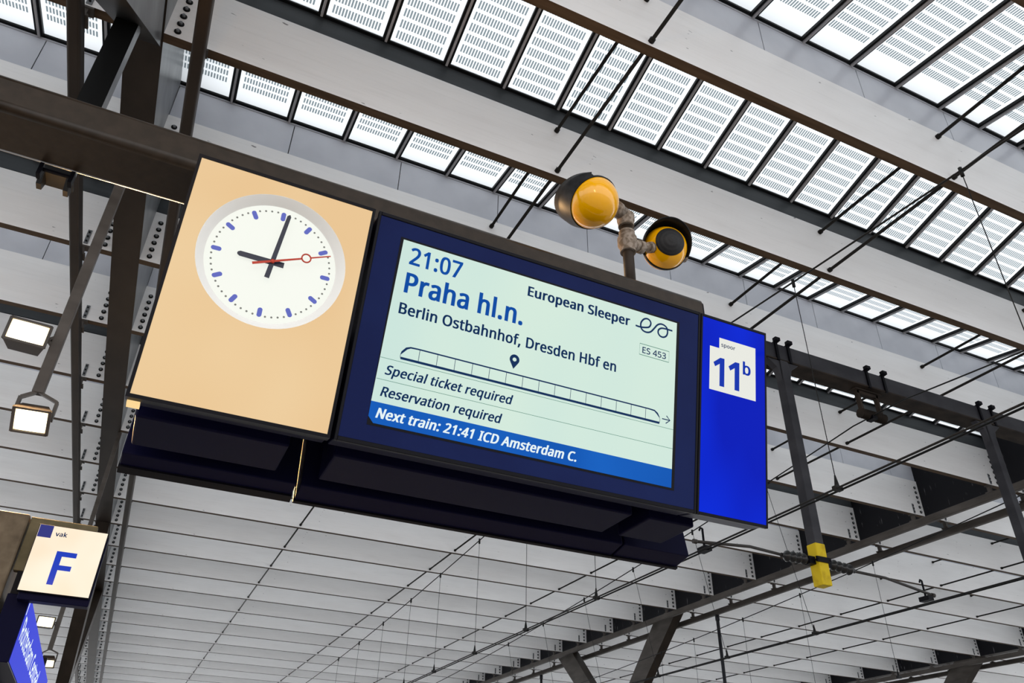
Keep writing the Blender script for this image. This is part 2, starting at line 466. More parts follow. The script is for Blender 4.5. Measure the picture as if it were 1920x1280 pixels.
hp = thing('hanging_post', (-1.62, 6.46, 7.2), 'black steel post hanging down from the slanted column arm behind the tube', 'post')
m = MB(); m.box(-1.73, -1.51, 6.37, 6.55, 4.98, 7.25, 0, [1, 1, 0, 0, 0, 0]); m.build('post', [M_BOLT, M_GREYSTEEL], hp)  # grey sides and black front paint the post's lit and shaded faces
m = MB(); m.box(-1.76, -1.49, 6.34, 6.58, 4.955, 4.985)
for xa in (-1.75, -1.535):
    m.prism([(xa, 6.36, 4.96), (xa, 6.56, 4.96), (xa, 6.50, 4.83), (xa, 6.42, 4.83)], (0.04, 0, 0))
m.build('fork_plate', M_BOLT, hp)
GLYPHS = {
",": (215, "152 87 154 84 149 65 143 45 136 23 128 1 120 -20 111 -42 102 -64 94 -84 85 -103 68 -103 50 -103 33 -103 38 -83 43 -61 49 -38 54 -15 58 8 63 31 67 54 70 74 73 93 98 93 123 93 148 93 150 90"),
".": (215, "58 24 58 43 58 63 63 77 72 85 82 93 93 97 107 97 121 97 132 93 142 85 152 77 157 63 157 43 157 24 152 10 142 2 132 -7 121 -11 107 -11 93 -11 82 -7 72 2 63 10"),
"0": (459, "419 349 419 287 419 241 416 199 409 163 402 126 391 96 376 70 360 45 341 25 316 12 292 -1 263 -8 229 -8 186 -8 150 4 122 27 94 51 73 85 60 129 46 173 39 226 39 287 39 349 46 402 58 446 71 490 91 523 119 547 146 570 183 581 229 581 271 581 307 570 335 547 364 523 385 490 399 446 412 402|110 339 110 287 110 235 114 191 121 156 129 122 142 96 159 78 177 61 200 52 229 52 257 52 281 61 298 78 315 95 328 121 336 156 344 191 348 235 348 287 348 339 344 383 336 417 328 452 315 478 298 495 281 513 257 521 229 521 200 521 177 513 159 495 142 478 129 452 121 417 114 383"),
"1": (459, "285 191 285 0 262 0 239 0 216 0 216 133 216 267 216 400 216 416 216 429 216 439 216 450 217 460 217 470 218 479 218 489 219 499 210 490 203 483 196 477 189 471 180 464 169 455 149 438 129 422 108 405 96 421 84 437 71 452 123 492 175 532 226 573 246 573 265 573 285 573 285 382"),
"2": (459, "417 21 417 0 291 0 165 0 38 0 38 20 38 39 38 59 88 109 138 160 188 210 217 239 242 265 261 287 281 310 296 332 306 353 316 375 322 399 322 424 322 456 312 480 294 496 275 512 250 520 221 520 193 520 168 516 147 506 126 496 105 483 83 466 70 482 57 497 45 513 60 526 76 538 94 548 112 558 132 566 153 572 174 578 196 581 221 581 256 581 287 574 313 562 338 550 358 532 372 510 387 487 394 460 394 428 394 398 388 370 375 344 363 318 346 292 324 267 302 241 276 214 247 185 207 146 167 107 128 67 128 66 128 65 128 64 224 64 321 64 417 64 417 43"),
"3": (459, "395 480 395 439 395 413 391 391 381 372 371 353 358 338 340 326 322 315 301 306 277 302 277 300 277 299 277 298 323 293 357 279 379 255 402 231 413 201 413 163 413 130 405 100 390 74 374 48 350 28 318 14 286 -1 244 -8 193 -8 163 -8 136 -6 110 -1 84 3 60 11 36 23 36 45 36 67 36 89 60 77 86 68 114 61 142 55 168 51 194 51 245 51 282 61 305 81 328 101 339 129 339 164 339 188 333 208 320 223 308 237 289 248 265 255 241 262 213 265 179 265 160 265 142 265 123 265 123 285 123 306 123 326 142 326 161 326 180 326 211 326 238 330 259 339 280 348 296 361 307 377 318 394 323 412 323 434 323 462 314 483 295 498 276 514 251 521 219 521 199 521 180 519 164 515 147 511 132 506 117 498 103 491 89 483 75 473 63 489 51 505 39 521 60 537 85 551 115 563 145 575 180 581 218 581 278 581 323 567 352 540 381 514"),
"4": (459, "443 151 443 130 415 130 387 130 359 130 359 87 359 43 359 0 337 0 314 0 291 0 291 43 291 87 291 130 200 130 108 130 17 130 17 150 17 170 17 190 107 319 196 447 286 576 311 576 335 576 359 576 359 448 359 321 359 193 387 193 415 193 443 193 443 172|291 314 291 374 291 388 291 400 291 412 292 423 292 434 293 444 293 454 294 464 294 474 294 483 295 492 295 500 294 500 293 500 292 500 288 490 282 479 276 468 269 456 263 446 257 438 200 356 143 275 86 193 154 193 223 193 291 193 291 253"),
"5": (459, "202 351 221 351 260 351 294 345 322 331 351 318 374 299 389 274 405 249 413 219 413 183 413 143 404 109 387 81 370 52 346 30 314 15 282 0 244 -8 199 -8 169 -8 142 -5 116 0 90 5 68 13 51 23 51 45 51 68 51 90 70 78 93 69 121 62 148 55 175 52 200 52 228 52 253 57 274 65 295 74 311 88 323 106 335 125 341 148 341 176 341 213 329 242 306 262 283 282 247 292 197 292 182 292 165 291 146 288 127 285 111 283 99 280 88 287 76 295 64 302 71 392 79 482 86 573 182 573 277 573 373 573 373 551 373 530 373 508 297 508 222 508 146 508 141 453 137 398 132 342 141 344 154 346 169 348 185 350"),
"7": (459, "135 0 109 0 187 169 266 339 344 508 241 508 138 508 35 508 35 530 35 551 35 573 163 573 291 573 419 573 419 554 419 536 419 518 342 345 264 173 187 0 161 0"),
":": (215, "58 24 58 43 58 63 63 77 72 85 82 93 93 97 107 97 121 97 132 93 142 85 152 77 157 63 157 43 157 24 152 10 142 2 132 -7 121 -11 107 -11 93 -11 82 -7 72 2 63 10|58 367 58 387 58 407 63 421 72 429 82 437 93 441 107 441 121 441 132 437 142 429 152 421 157 407 157 387 157 367 152 353 142 345 132 336 121 332 107 332 93 332 82 336 72 345 63 353"),
"A": (512, "462 0 437 0 414 59 391 118 368 177 292 177 217 177 141 177 118 118 96 59 73 0 49 0 24 0 0 0 75 192 149 383 224 575 245 575 267 575 289 575 363 383 437 192 512 0 487 0|304 357 282 415 281 419 278 427 274 438 271 449 267 461 263 473 260 485 257 494 255 500 252 490 250 479 247 468 244 457 241 447 238 438 235 429 232 421 230 415 209 357 187 299 165 241 226 241 286 241 346 241 325 299"),
"B": (521, "187 573 241 573 313 573 367 562 404 541 440 520 459 483 459 431 459 408 455 388 446 371 438 354 426 339 409 328 393 316 373 308 350 304 350 303 350 301 350 300 374 296 395 289 415 279 435 269 450 254 461 236 472 217 478 193 478 163 478 128 470 99 454 74 438 50 415 31 385 19 356 6 320 0 279 0 212 0 145 0 78 0 78 191 78 382 78 573 132 573|221 329 256 329 305 329 339 337 357 352 375 368 384 392 384 423 384 454 373 477 351 490 329 504 293 511 245 511 213 511 182 511 150 511 150 450 150 389 150 329 185 329|187 269 150 269 150 199 150 130 150 61 188 61 227 61 265 61 316 61 352 71 371 91 391 110 401 136 401 168 401 189 397 206 388 221 379 236 364 248 344 256 323 265 295 269 260 269 223 269"),
"C": (507, "349 517 323 517 293 517 265 512 241 502 216 491 195 476 178 456 161 436 148 412 139 383 130 354 125 322 125 286 125 239 132 198 147 164 162 129 184 102 213 83 242 65 279 55 322 55 348 55 371 57 394 62 416 66 438 71 460 78 460 57 460 36 460 15 438 7 416 1 393 -2 371 -6 343 -8 312 -8 254 -8 205 4 166 28 127 52 98 86 78 131 59 175 49 227 49 287 49 330 55 370 67 406 79 442 97 473 120 499 143 525 172 545 206 559 240 574 280 581 324 581 353 581 382 578 409 572 436 566 461 558 482 547 472 527 463 506 453 486 435 494 416 501 394 508 372 514"),
"D": (585, "536 353 536 292 536 228 525 174 501 131 477 87 443 55 399 33 354 11 300 0 237 0 184 0 131 0 78 0 78 191 78 382 78 573 137 573 195 573 254 573 312 573 362 562 404 540 446 519 479 488 502 446 525 405|460 214 460 289 460 340 452 382 435 415 418 447 394 471 361 487 329 503 290 511 244 511 213 511 181 511 150 511 150 361 150 211 150 62 176 62 202 62 228 62 305 62 363 81 402 119 441 157"),
"E": (446, "398 21 398 0 291 0 184 0 78 0 78 191 78 382 78 573 184 573 291 573 398 573 398 551 398 530 398 509 315 509 233 509 150 509 150 450 150 390 150 330 228 330 306 330 383 330 383 310 383 289 383 268 306 268 228 268 150 268 150 200 150 132 150 63 233 63 315 63 398 63 398 42"),
"F": (416, "150 81 150 0 126 0 102 0 78 0 78 191 78 382 78 573 184 573 291 573 398 573 398 551 398 530 398 509 315 509 233 509 150 509 150 442 150 374 150 306 227 306 305 306 383 306 383 285 383 264 383 243 305 243 227 243 150 243 150 162"),
"H": (594, "516 191 516 0 492 0 468 0 443 0 443 89 443 178 443 267 346 267 248 267 150 267 150 178 150 89 150 0 126 0 102 0 78 0 78 191 78 382 78 573 102 573 126 573 150 573 150 492 150 411 150 330 248 330 346 330 443 330 443 411 443 492 443 573 468 573 492 573 516 573 516 382"),
"I": (272, "239 14 239 0 170 0 101 0 32 0 32 14 32 28 32 42 55 47 77 52 99 57 99 210 99 362 99 515 77 520 55 526 32 531 32 545 32 559 32 573 101 573 170 573 239 573 239 559 239 545 239 531 217 526 194 520 172 515 172 362 172 210 172 57 194 52 217 47 239 42 239 28"),
"N": (609, "532 191 532 0 504 0 476 0 447 0 345 159 243 317 141 476 140 476 139 476 138 476 139 463 140 449 141 432 142 415 142 397 143 378 144 359 144 340 144 320 144 213 144 107 144 0 122 0 100 0 78 0 78 191 78 382 78 573 106 573 133 573 161 573 263 415 365 257 467 99 468 99 469 99 470 99 469 107 469 120 468 137 467 154 466 173 466 193 465 214 464 232 464 249 464 357 464 465 464 573 487 573 509 573 532 573 532 382"),
"O": (626, "577 346 577 287 577 243 572 202 561 166 549 130 533 99 510 73 488 47 461 27 428 13 395 -1 357 -8 314 -8 269 -8 230 -1 196 13 163 27 136 47 114 73 92 99 76 130 65 167 54 203 49 244 49 288 49 347 59 398 78 442 97 486 126 520 166 545 205 569 254 581 314 581 372 581 420 569 459 545 498 521 527 486 547 442 567 398|125 335 125 287 125 239 132 198 145 163 159 128 179 101 207 83 235 64 271 55 314 55 357 55 392 64 420 83 447 101 468 128 481 163 495 198 501 239 501 287 501 359 486 416 456 457 426 498 379 518 314 518 271 518 235 509 207 490 179 472 159 445 145 411 132 377"),
"P": (485, "179 573 229 573 304 573 359 558 393 528 427 499 444 458 444 404 444 381 440 358 433 336 425 315 412 295 395 278 377 261 353 248 324 238 295 228 258 223 216 223 194 223 172 223 150 223 150 149 150 74 150 0 126 0 102 0 78 0 78 191 78 382 78 573 128 573|274 511 223 511 199 511 174 511 150 511 150 435 150 360 150 285 169 285 188 285 208 285 244 285 274 289 298 296 322 304 340 316 352 334 364 351 370 373 370 401 370 438 358 465 334 484 311 502"),
"R": (499, "183 573 236 573 283 573 323 567 353 555 384 543 407 524 422 500 437 476 444 446 444 410 444 379 439 354 427 334 416 313 402 297 385 285 367 273 349 264 330 257 382 171 434 86 487 0 459 0 431 0 403 0 356 79 310 158 264 237 226 237 188 237 150 237 150 158 150 79 150 0 126 0 102 0 78 0 78 191 78 382 78 573 130 573|263 510 232 510 204 510 177 510 150 510 150 439 150 368 150 298 179 298 207 298 236 298 282 298 316 307 338 325 359 344 370 371 370 407 370 432 365 452 355 467 345 482 330 493 310 500 289 507"),
"S": (440, "403 183 403 153 403 119 394 90 378 66 361 42 337 24 307 11 276 -2 240 -8 198 -8 177 -8 156 -7 137 -5 117 -3 99 0 83 4 67 8 53 13 41 19 41 42 41 65 41 88 60 80 84 72 113 65 141 58 171 55 201 55 230 55 253 58 273 66 292 73 306 84 316 98 326 112 330 128 330 147 330 165 326 181 318 194 310 207 297 219 277 230 258 241 230 252 196 265 171 274 150 283 131 294 113 304 97 316 85 330 73 343 63 358 57 375 51 392 48 412 48 435 48 465 56 491 71 513 87 534 108 551 136 563 163 575 195 581 231 581 262 581 291 578 318 572 344 566 368 558 389 549 381 528 374 507 366 487 347 495 325 503 302 508 279 514 254 517 229 517 205 517 185 514 169 507 153 500 141 490 133 478 125 465 121 450 121 434 121 415 125 399 133 386 141 373 154 361 172 351 191 341 215 330 246 318 280 306 308 293 332 279 355 265 372 248 385 228 397 208"),
"a": (450, "203 437 231 437 283 437 322 426 347 403 372 380 385 343 385 293 385 195 385 98 385 0 368 0 351 0 334 0 329 20 325 41 320 61 319 61 318 61 317 61 304 45 292 32 279 22 266 12 251 4 234 -1 217 -6 196 -8 172 -8 147 -8 124 -3 103 6 82 15 66 29 55 48 43 67 37 91 37 119 37 162 54 195 87 219 121 242 173 254 243 257 267 257 292 258 316 259 316 268 316 276 316 285 316 321 308 345 293 359 277 373 255 380 227 380 204 380 183 377 163 370 142 363 123 356 106 347 99 365 91 383 84 400 103 410 125 419 151 426 176 433|273 209 252 208 198 206 161 197 141 182 120 167 110 146 110 119 110 95 117 77 132 66 147 55 165 49 188 49 225 49 255 59 279 79 303 99 315 130 315 172 315 184 315 197 315 210 294 209"),
"b": (493, "139 511 139 461 139 443 138 426 138 410 137 394 136 382 135 373 136 373 137 373 139 373 151 391 168 406 189 419 211 431 238 437 272 437 325 437 368 418 401 381 433 344 449 289 449 215 449 166 442 125 427 91 412 58 392 33 365 17 338 0 307 -8 272 -8 238 -8 211 -2 189 10 168 23 151 37 139 55 137 55 135 55 133 55 128 36 123 18 119 0 102 0 85 0 68 0 68 203 68 406 68 609 92 609 115 609 139 609 139 560|299 379 260 379 229 379 205 373 188 361 170 350 157 332 150 308 142 285 139 254 139 217 139 216 139 215 139 214 139 161 147 121 165 93 182 65 214 51 261 51 300 51 329 65 348 93 367 121 376 162 376 216 376 270 367 310 348 338 329 365"),
"c": (385, "265 -8 241 -8 203 -8 169 0 139 15 109 31 86 55 69 87 53 120 44 162 44 213 44 265 53 308 71 342 88 375 112 399 142 415 173 430 207 438 245 438 267 438 288 436 309 431 329 426 346 421 358 415 351 395 344 376 337 356 324 361 309 365 292 370 275 374 259 376 244 376 215 376 191 370 172 358 154 345 140 327 131 303 122 279 117 249 117 213 117 179 122 150 131 126 140 102 153 84 172 71 190 59 213 53 240 53 263 53 284 55 302 60 320 65 336 71 351 78 351 57 351 36 351 15 337 8 321 2 304 -2 286 -6"),
"d": (493, "243 -8 221 -8 167 -8 124 11 92 48 60 85 44 140 44 214 44 288 60 344 93 381 125 419 168 438 221 438 244 438 263 435 280 429 296 424 311 416 323 407 335 397 346 386 354 374 356 374 358 374 359 374 359 381 358 392 356 405 355 419 354 430 354 438 354 495 354 552 354 609 378 609 401 609 425 609 425 406 425 203 425 0 406 0 387 0 368 0 365 19 361 38 358 58 357 58 356 58 354 58 346 45 335 34 323 24 311 15 296 7 279 1 263 -5|193 51 232 51 277 51 309 63 328 88 346 113 355 150 355 200 355 205 355 209 355 213 355 267 346 308 329 336 311 365 279 379 231 379 193 379 165 364 146 334 127 304 117 263 117 213 117 161 127 121 146 93 165 65"),
"e": (452, "196 438 234 438 271 438 303 430 329 414 356 398 376 375 390 346 404 317 411 283 411 244 411 230 411 215 411 201 313 201 215 201 117 201 118 153 131 116 154 90 178 65 211 52 254 52 281 52 306 55 327 60 348 65 370 72 392 82 392 61 392 41 392 20 370 10 349 3 327 -1 306 -6 280 -8 251 -8 210 -8 174 0 143 17 112 33 88 58 70 91 53 124 44 164 44 212 44 259 52 299 68 333 84 366 106 392 134 411 163 429|257 380 233 380 200 380 173 369 154 348 134 326 122 296 119 257 192 257 265 257 338 257 338 282 334 303 326 322 319 340 308 354 292 364 277 375"),
"f": (276, "266 393 266 375 230 375 194 375 158 375 158 250 158 125 158 0 134 0 111 0 87 0 87 125 87 250 87 375 62 375 37 375 12 375 12 386 12 397 12 408 37 416 62 424 87 432 87 441 87 449 87 457 87 494 93 524 104 547 115 570 131 587 152 597 172 608 198 613 227 613 244 613 260 612 274 609 288 606 300 603 310 599 304 581 298 562 292 544 283 546 273 549 262 552 251 554 240 556 228 556 204 556 187 548 175 532 164 516 158 492 158 458 158 449 158 439 158 430 194 430 230 430 266 430 266 412"),
"h": (496, "139 490 139 431 139 420 138 410 138 399 137 389 136 379 135 370 136 370 138 370 140 370 149 385 160 398 174 407 188 417 203 424 221 429 238 435 255 437 273 437 308 437 337 432 360 421 384 410 401 393 413 370 425 347 431 317 431 280 431 187 431 93 431 0 407 0 384 0 361 0 361 92 361 183 361 275 361 310 353 336 338 353 322 370 298 379 265 379 233 379 207 372 189 360 171 348 158 331 150 308 143 284 139 256 139 222 139 148 139 74 139 0 115 0 92 0 68 0 68 203 68 406 68 609 92 609 115 609 139 609 139 550"),
"i": (207, "115 430 139 430 139 287 139 143 139 0 115 0 92 0 68 0 68 143 68 287 68 430 92 430|92 591 104 591 115 591 124 587 133 580 141 573 145 562 145 546 145 531 141 520 133 512 124 505 115 501 104 501 92 501 83 505 75 512 67 520 63 531 63 546 63 562 67 573 75 580 83 587"),
"k": (428, "138 397 138 291 138 283 138 271 137 257 136 244 135 231 135 221 136 221 137 221 138 221 141 226 146 232 152 240 159 248 165 256 172 264 179 273 184 279 189 285 235 333 281 381 326 430 354 430 381 430 409 430 351 369 293 307 235 246 297 164 359 82 421 0 393 0 364 0 336 0 286 67 237 134 187 200 171 186 154 172 138 158 138 105 138 53 138 0 115 0 91 0 68 0 68 203 68 406 68 609 91 609 115 609 138 609 138 503"),
"l": (207, "139 203 139 0 115 0 92 0 68 0 68 203 68 406 68 609 92 609 115 609 139 609 139 406"),
"m": (750, "512 438 540 438 588 438 625 425 649 401 673 376 685 335 685 280 685 187 685 93 685 0 662 0 638 0 615 0 615 92 615 184 615 277 615 310 608 336 594 353 580 370 558 379 528 379 486 379 456 366 438 342 420 318 411 283 411 237 411 158 411 79 411 0 388 0 365 0 342 0 342 92 342 184 342 277 342 299 338 318 332 333 326 348 316 360 303 367 290 375 274 379 253 379 225 379 202 372 185 360 169 348 157 331 150 308 142 285 139 257 139 223 139 149 139 74 139 0 115 0 92 0 68 0 68 143 68 287 68 430 87 430 106 430 125 430 129 410 132 391 136 371 137 371 138 371 140 371 149 386 160 399 173 409 186 418 200 426 217 431 233 435 249 438 266 438 299 438 327 432 349 420 371 408 388 390 398 366 399 366 400 366 402 366 416 390 436 408 461 420 486 432"),
"n": (496, "257 438 275 438 326 438 365 425 391 401 418 376 431 335 431 280 431 187 431 93 431 0 407 0 384 0 361 0 361 92 361 183 361 275 361 310 353 336 338 353 322 370 298 379 265 379 217 379 184 365 166 338 148 312 139 273 139 223 139 149 139 74 139 0 115 0 92 0 68 0 68 143 68 287 68 430 87 430 106 430 125 430 129 410 132 391 136 371 137 371 138 371 140 371 149 386 161 399 175 409 189 418 205 426 222 431 239 435"),
"o": (485, "442 263 442 216 442 180 437 148 428 121 418 93 405 70 388 51 370 31 349 17 324 7 300 -3 272 -8 241 -8 213 -8 187 -3 163 7 139 17 118 31 100 51 83 70 69 93 59 121 49 148 44 180 44 216 44 263 52 304 68 336 84 369 107 394 137 412 167 429 203 438 244 438 283 438 317 429 347 412 377 394 400 369 417 336 433 304|117 267 117 216 117 182 121 153 130 128 139 103 153 84 172 71 190 57 214 51 243 51 272 51 296 57 314 71 333 84 347 103 356 128 364 153 369 182 369 216 369 250 364 279 355 303 346 327 332 346 314 359 296 372 272 379 242 379 198 379 167 364 147 335 127 306"),
"p": (493, "250 438 273 438 326 438 368 419 401 383 433 346 449 290 449 216 449 167 442 126 427 93 412 59 392 34 365 17 339 0 308 -8 272 -8 250 -8 230 -5 213 1 196 7 182 14 170 24 158 33 147 43 139 55 137 55 136 55 134 55 135 45 136 34 137 20 138 6 139 -6 139 -16 139 -75 139 -134 139 -192 115 -192 92 -192 68 -192 68 15 68 222 68 430 87 430 107 430 126 430 129 410 132 391 136 371 137 371 138 371 139 371 147 384 158 395 170 405 182 415 196 423 213 429 230 435|299 379 260 379 231 379 208 373 190 362 172 351 160 335 152 313 144 291 139 263 139 229 139 225 139 220 139 216 139 180 142 150 150 126 157 101 170 83 188 70 206 57 230 51 261 51 288 51 309 58 326 72 343 87 355 106 364 131 372 156 376 184 376 217 376 266 367 305 348 334 329 364"),
"q": (493, "354 -70 354 -9 354 1 355 12 355 25 356 38 357 49 358 58 357 58 355 58 354 58 341 40 324 24 303 11 281 -2 253 -8 219 -8 167 -8 125 11 93 48 60 85 44 140 44 214 44 263 52 304 67 338 82 371 102 396 129 413 156 429 187 438 221 438 255 438 283 431 304 419 325 406 342 390 355 371 356 371 357 371 358 371 362 391 365 410 369 430 388 430 406 430 425 430 425 222 425 15 425 -192 401 -192 378 -192 354 -192 354 -131|194 51 233 51 262 51 286 56 304 67 321 77 334 94 342 116 350 138 355 166 355 199 355 204 355 209 355 213 355 268 346 309 328 337 310 365 277 379 231 379 192 379 164 364 145 334 126 304 117 263 117 213 117 162 127 122 146 93 165 65"),
"r": (331, "249 438 269 438 277 438 285 437 295 437 304 436 312 435 319 433 316 411 313 390 310 368 303 370 296 371 287 372 279 373 271 374 264 374 247 374 231 370 217 363 202 356 188 347 176 334 165 321 155 306 149 289 142 271 139 251 139 229 139 153 139 76 139 0 115 0 92 0 68 0 68 143 68 287 68 430 87 430 107 430 126 430 129 404 131 377 134 351 135 351 136 351 137 351 146 367 157 382 170 395 183 408 198 418 214 426 231 434"),
"s": (384, "348 142 348 119 348 91 341 68 327 49 313 30 294 16 268 6 242 -3 212 -8 176 -8 146 -8 121 -6 99 -1 77 4 58 11 42 19 42 41 42 62 42 83 59 75 80 67 104 60 128 53 153 49 178 49 214 49 240 55 256 66 272 78 280 93 280 112 280 123 277 133 271 141 265 150 255 158 239 167 224 175 202 185 174 196 146 206 122 217 103 228 83 238 68 251 57 266 46 281 41 300 41 324 41 360 56 388 85 408 115 428 154 438 202 438 228 438 253 435 275 430 298 425 319 418 339 409 331 390 323 372 315 353 297 360 278 367 258 372 238 377 218 380 197 380 168 380 146 375 131 366 116 357 108 344 108 328 108 316 112 306 119 298 126 290 137 282 154 274 170 266 191 256 219 246 246 236 269 226 289 215 308 204 323 191 333 176 343 161"),
"t": (289, "192 50 212 50 222 50 233 51 245 53 256 54 265 56 272 59 272 41 272 23 272 5 264 1 254 -2 240 -4 226 -7 213 -8 200 -8 177 -8 157 -4 138 4 119 11 103 25 91 44 80 63 74 90 74 125 74 209 74 292 74 375 53 375 33 375 13 375 13 387 13 398 13 409 33 418 54 428 75 437 84 468 93 498 103 528 117 528 130 528 144 528 144 496 144 463 144 430 186 430 227 430 269 430 269 412 269 393 269 375 227 375 186 375 144 375 144 292 144 210 144 127 144 101 151 81 163 69 176 56"),
"u": (496, "404 430 427 430 427 287 427 143 427 0 408 0 389 0 370 0 366 19 363 38 359 57 358 57 357 57 356 57 347 42 335 30 321 20 306 10 291 3 273 -1 256 -6 238 -8 220 -8 186 -8 157 -3 134 8 110 19 93 36 81 59 69 82 63 112 63 148 63 242 63 336 63 430 87 430 111 430 135 430 135 338 135 245 135 153 135 119 142 93 158 76 173 59 198 51 230 51 262 51 287 57 306 69 324 81 337 98 345 121 353 145 357 173 357 206 357 281 357 355 357 430 380 430"),
"v": (407, "190 0 163 0 109 143 54 287 0 430 25 430 50 430 75 430 106 345 136 261 167 176 171 165 176 152 180 137 185 123 190 109 193 96 197 83 200 72 201 63 202 63 203 63 204 63 207 72 210 83 214 96 218 110 222 123 227 138 232 152 237 165 241 176 271 261 302 345 332 430 357 430 382 430 407 430 353 287 298 143 244 0 217 0"),
"x": (424, "118 146 170 220 121 290 71 360 22 430 48 430 75 430 102 430 139 376 176 322 213 268 249 322 286 376 322 430 349 430 375 430 402 430 352 360 303 290 253 220 306 146 358 73 410 0 383 0 356 0 330 0 291 57 252 114 213 172 173 114 133 57 94 0 67 0 41 0 14 0 66 73"),
" ": (209, "")}
# ------------------------------------------------------------------ lettering (outlines of a plain humanist sans)
def bez_poly(v, pen, res=5):
    """outline of one glyph contour as a polyline"""
    n = len(v) // 6; out = []
    for i in range(n):
        p = v[i * 6:i * 6 + 6]; q = v[((i + 1) % n) * 6:((i + 1) % n) * 6 + 6]
        p1, h1, h2, p2 = Vector(p[2:4]), Vector(p[4:6]), Vector(q[0:2]), Vector(q[2:4])
        straight = abs((p2 - p1).cross(h1 - p1)) < 2e-5 and abs((p2 - p1).cross(h2 - p1)) < 2e-5
        for k in range(1 if straight else res):
            t = k / res
            pt = p1 * (1 - t) ** 3 + 3 * h1 * t * (1 - t) ** 2 + 3 * h2 * t * t * (1 - t) + p2 * t ** 3
            if not out or (pt - out[-1]).length > 1e-4: out.append(pt)
    if (out[0] - out[-1]).length < 1e-4: out.pop()
    return [p + Vector((pen, 0)) for p in out]

def grow(poly, d):
    """shift every edge of the contour outward by d (ink lies on the right of the direction of travel)"""
    if abs(d) < 1e-6: return poly
    n = len(poly); out = []
    for i, p in enumerate(poly):
        t0 = (p - poly[i - 1]).normalized(); t1 = (poly[(i + 1) % n] - p).normalized()
        n0, n1 = Vector((-t0.y, t0.x)), Vector((-t1.y, t1.x))
        b = n0 + n1
        k = max(0.35, b.dot(b) / 2)
        out.append(p + b * (d / k))
    return out

def text_mesh(name, txt, P, x0, x1, v0, cap, m, parent, bold=0.0, shear=0.0, lift=0.0012, em_cap=0.573):
    """txt set on the plane P(x, v, n) between x0 and x1, baseline v0, capital height cap"""
    cu = bpy.data.curves.new(name, 'CURVE')
    cu.dimensions = '2D'; cu.fill_mode = 'BOTH'
    pen = 0.0
    thin = min(bold, 0.013); side = bold - thin      # heavy faces are struck twice, a little apart
    for ch in txt:
        w, data = GLYPHS[ch]
        for sp in (data.split('|') if data else []):
            pl = grow(bez_poly([float(t) / 1000 for t in sp.split()], pen), thin)
            s = cu.splines.new('POLY'); s.points.add(len(pl) - 1); s.use_cyclic_u = True
            for q, p in zip(s.points, pl): q.co = (p.x, p.y, 0, 1)
        pen += w / 1000 + bold * 0.9
    tmp = bpy.data.objects.new(name, cu); C.objects.link(tmp)
    bpy.context.view_layer.update()
    me = bpy.data.meshes.new_from_object(tmp.evaluated_get(bpy.context.evaluated_depsgraph_get()))
    bpy.data.objects.remove(tmp); bpy.data.curves.remove(cu)
    xs = [v.co.x for v in me.vertices]
    a, c = min(xs), max(xs)
    sy = cap / (em_cap + 2 * thin)
    og = ORIGIN[parent.name]
    for v in me.vertices:
        yy = (v.co.y + thin) * sy
        x = x0 + (v.co.x - a) / (c - a) * (x1 - x0) + shear * yy
        v.co = Vector(P(x, v0 + yy, lift)) - og
    if side > 0:
        nv = len(me.vertices); co = [v.co.copy() for v in me.vertices]; fs = [tuple(p.vertices) for p in me.polygons]
        dx = side * 2 * (x1 - x0) / (c - a)
        full = x1 - x0
        squeeze = (full - dx) / full
        left = [Vector((x0 + (q.x + og.x - x0 - 0) * squeeze - og.x, q.y, q.z)) for q in co]
        two = left + [q + Vector((dx, 0, 0)) for q in left] if abs(P(1, 0, 0).x - P(0, 0, 0).x) > 0.5 else co
        if len(two) > nv: fs = fs + [tuple(i + nv for i in f) for f in fs]
        me = bpy.data.meshes.new(name); me.from_pydata([tuple(q) for q in two], [], fs); me.update()
    me.materials.clear(); me.materials.append(m)
    return link(name, me, parent, og)

def flat(P, poly, n):
    return [P(x, v, n) for x, v in poly]

def stroke(mb, P, pts, w, lift, closed=False, m=0):
    """a flat line of width w along 2-D points on plane P"""
    pts = [Vector((p[0], p[1])) for p in pts]
    n = len(pts)
    L, R = [], []
    for i, p in enumerate(pts):
        a = pts[i - 1] if (i > 0 or closed) else p
        c = pts[(i + 1) % n] if (i < n - 1 or closed) else p
        t = (c - a).normalized(); nn = Vector((-t.y, t.x))
        ww = w[i] if isinstance(w, (list, tuple)) else w
        L.append(p + nn * ww / 2); R.append(p - nn * ww / 2)
    for i in range(n if closed else n - 1):
        j = (i + 1) % n
        mb.quad([P(*R[i], lift), P(*R[j], lift), P(*L[j], lift), P(*L[i], lift)], m)

# ------------------------------------------------------------------ the hanging display: three two-sided units on one tube
BASE = Vector((0, 2.0235, 0.95)); UPV = Vector((0, -0.2079, 0.9781)); NRM = Vector((0, -0.9781, -0.2079))
YM = 2.30                                     # the rear faces mirror the front ones about this plane
def front(x, v, n=0.0):
    return BASE + Vector((x, 0, 0)) + UPV * v + NRM * n
def rear(x, v, n=0.0):
    p = front(x, v, n); return Vector((p.x, 2 * YM - p.y, p.z))
VH = 0.731
def slab(mb, P, x0, x1, v0, v1, n0, n1, m=0):
    c = P((x0 + x1) / 2, (v0 + v1) / 2, (n0 + n1) / 2)
    up = (P(0, 1, 0) - P(0, 0, 0)); nr = (P(0, 0, 1) - P(0, 0, 0))
    mb.obox(c, Vector(((x1 - x0) / 2, 0, 0)), up * (v1 - v0) / 2, nr * (n1 - n0) / 2, m)
def frame(mb, P, x0, x1, v0, v1, ix0, ix1, iv0, iv1, n0, n1, m=0):
    slab(mb, P, x0, ix0, v0, v1, n0, n1, m); slab(mb, P, ix1, x1, v0, v1, n0, n1, m)
    slab(mb, P, ix0, ix1, v0, iv0, n0, n1, m); slab(mb, P, ix0, ix1, iv1, v1, n0, n1, m)

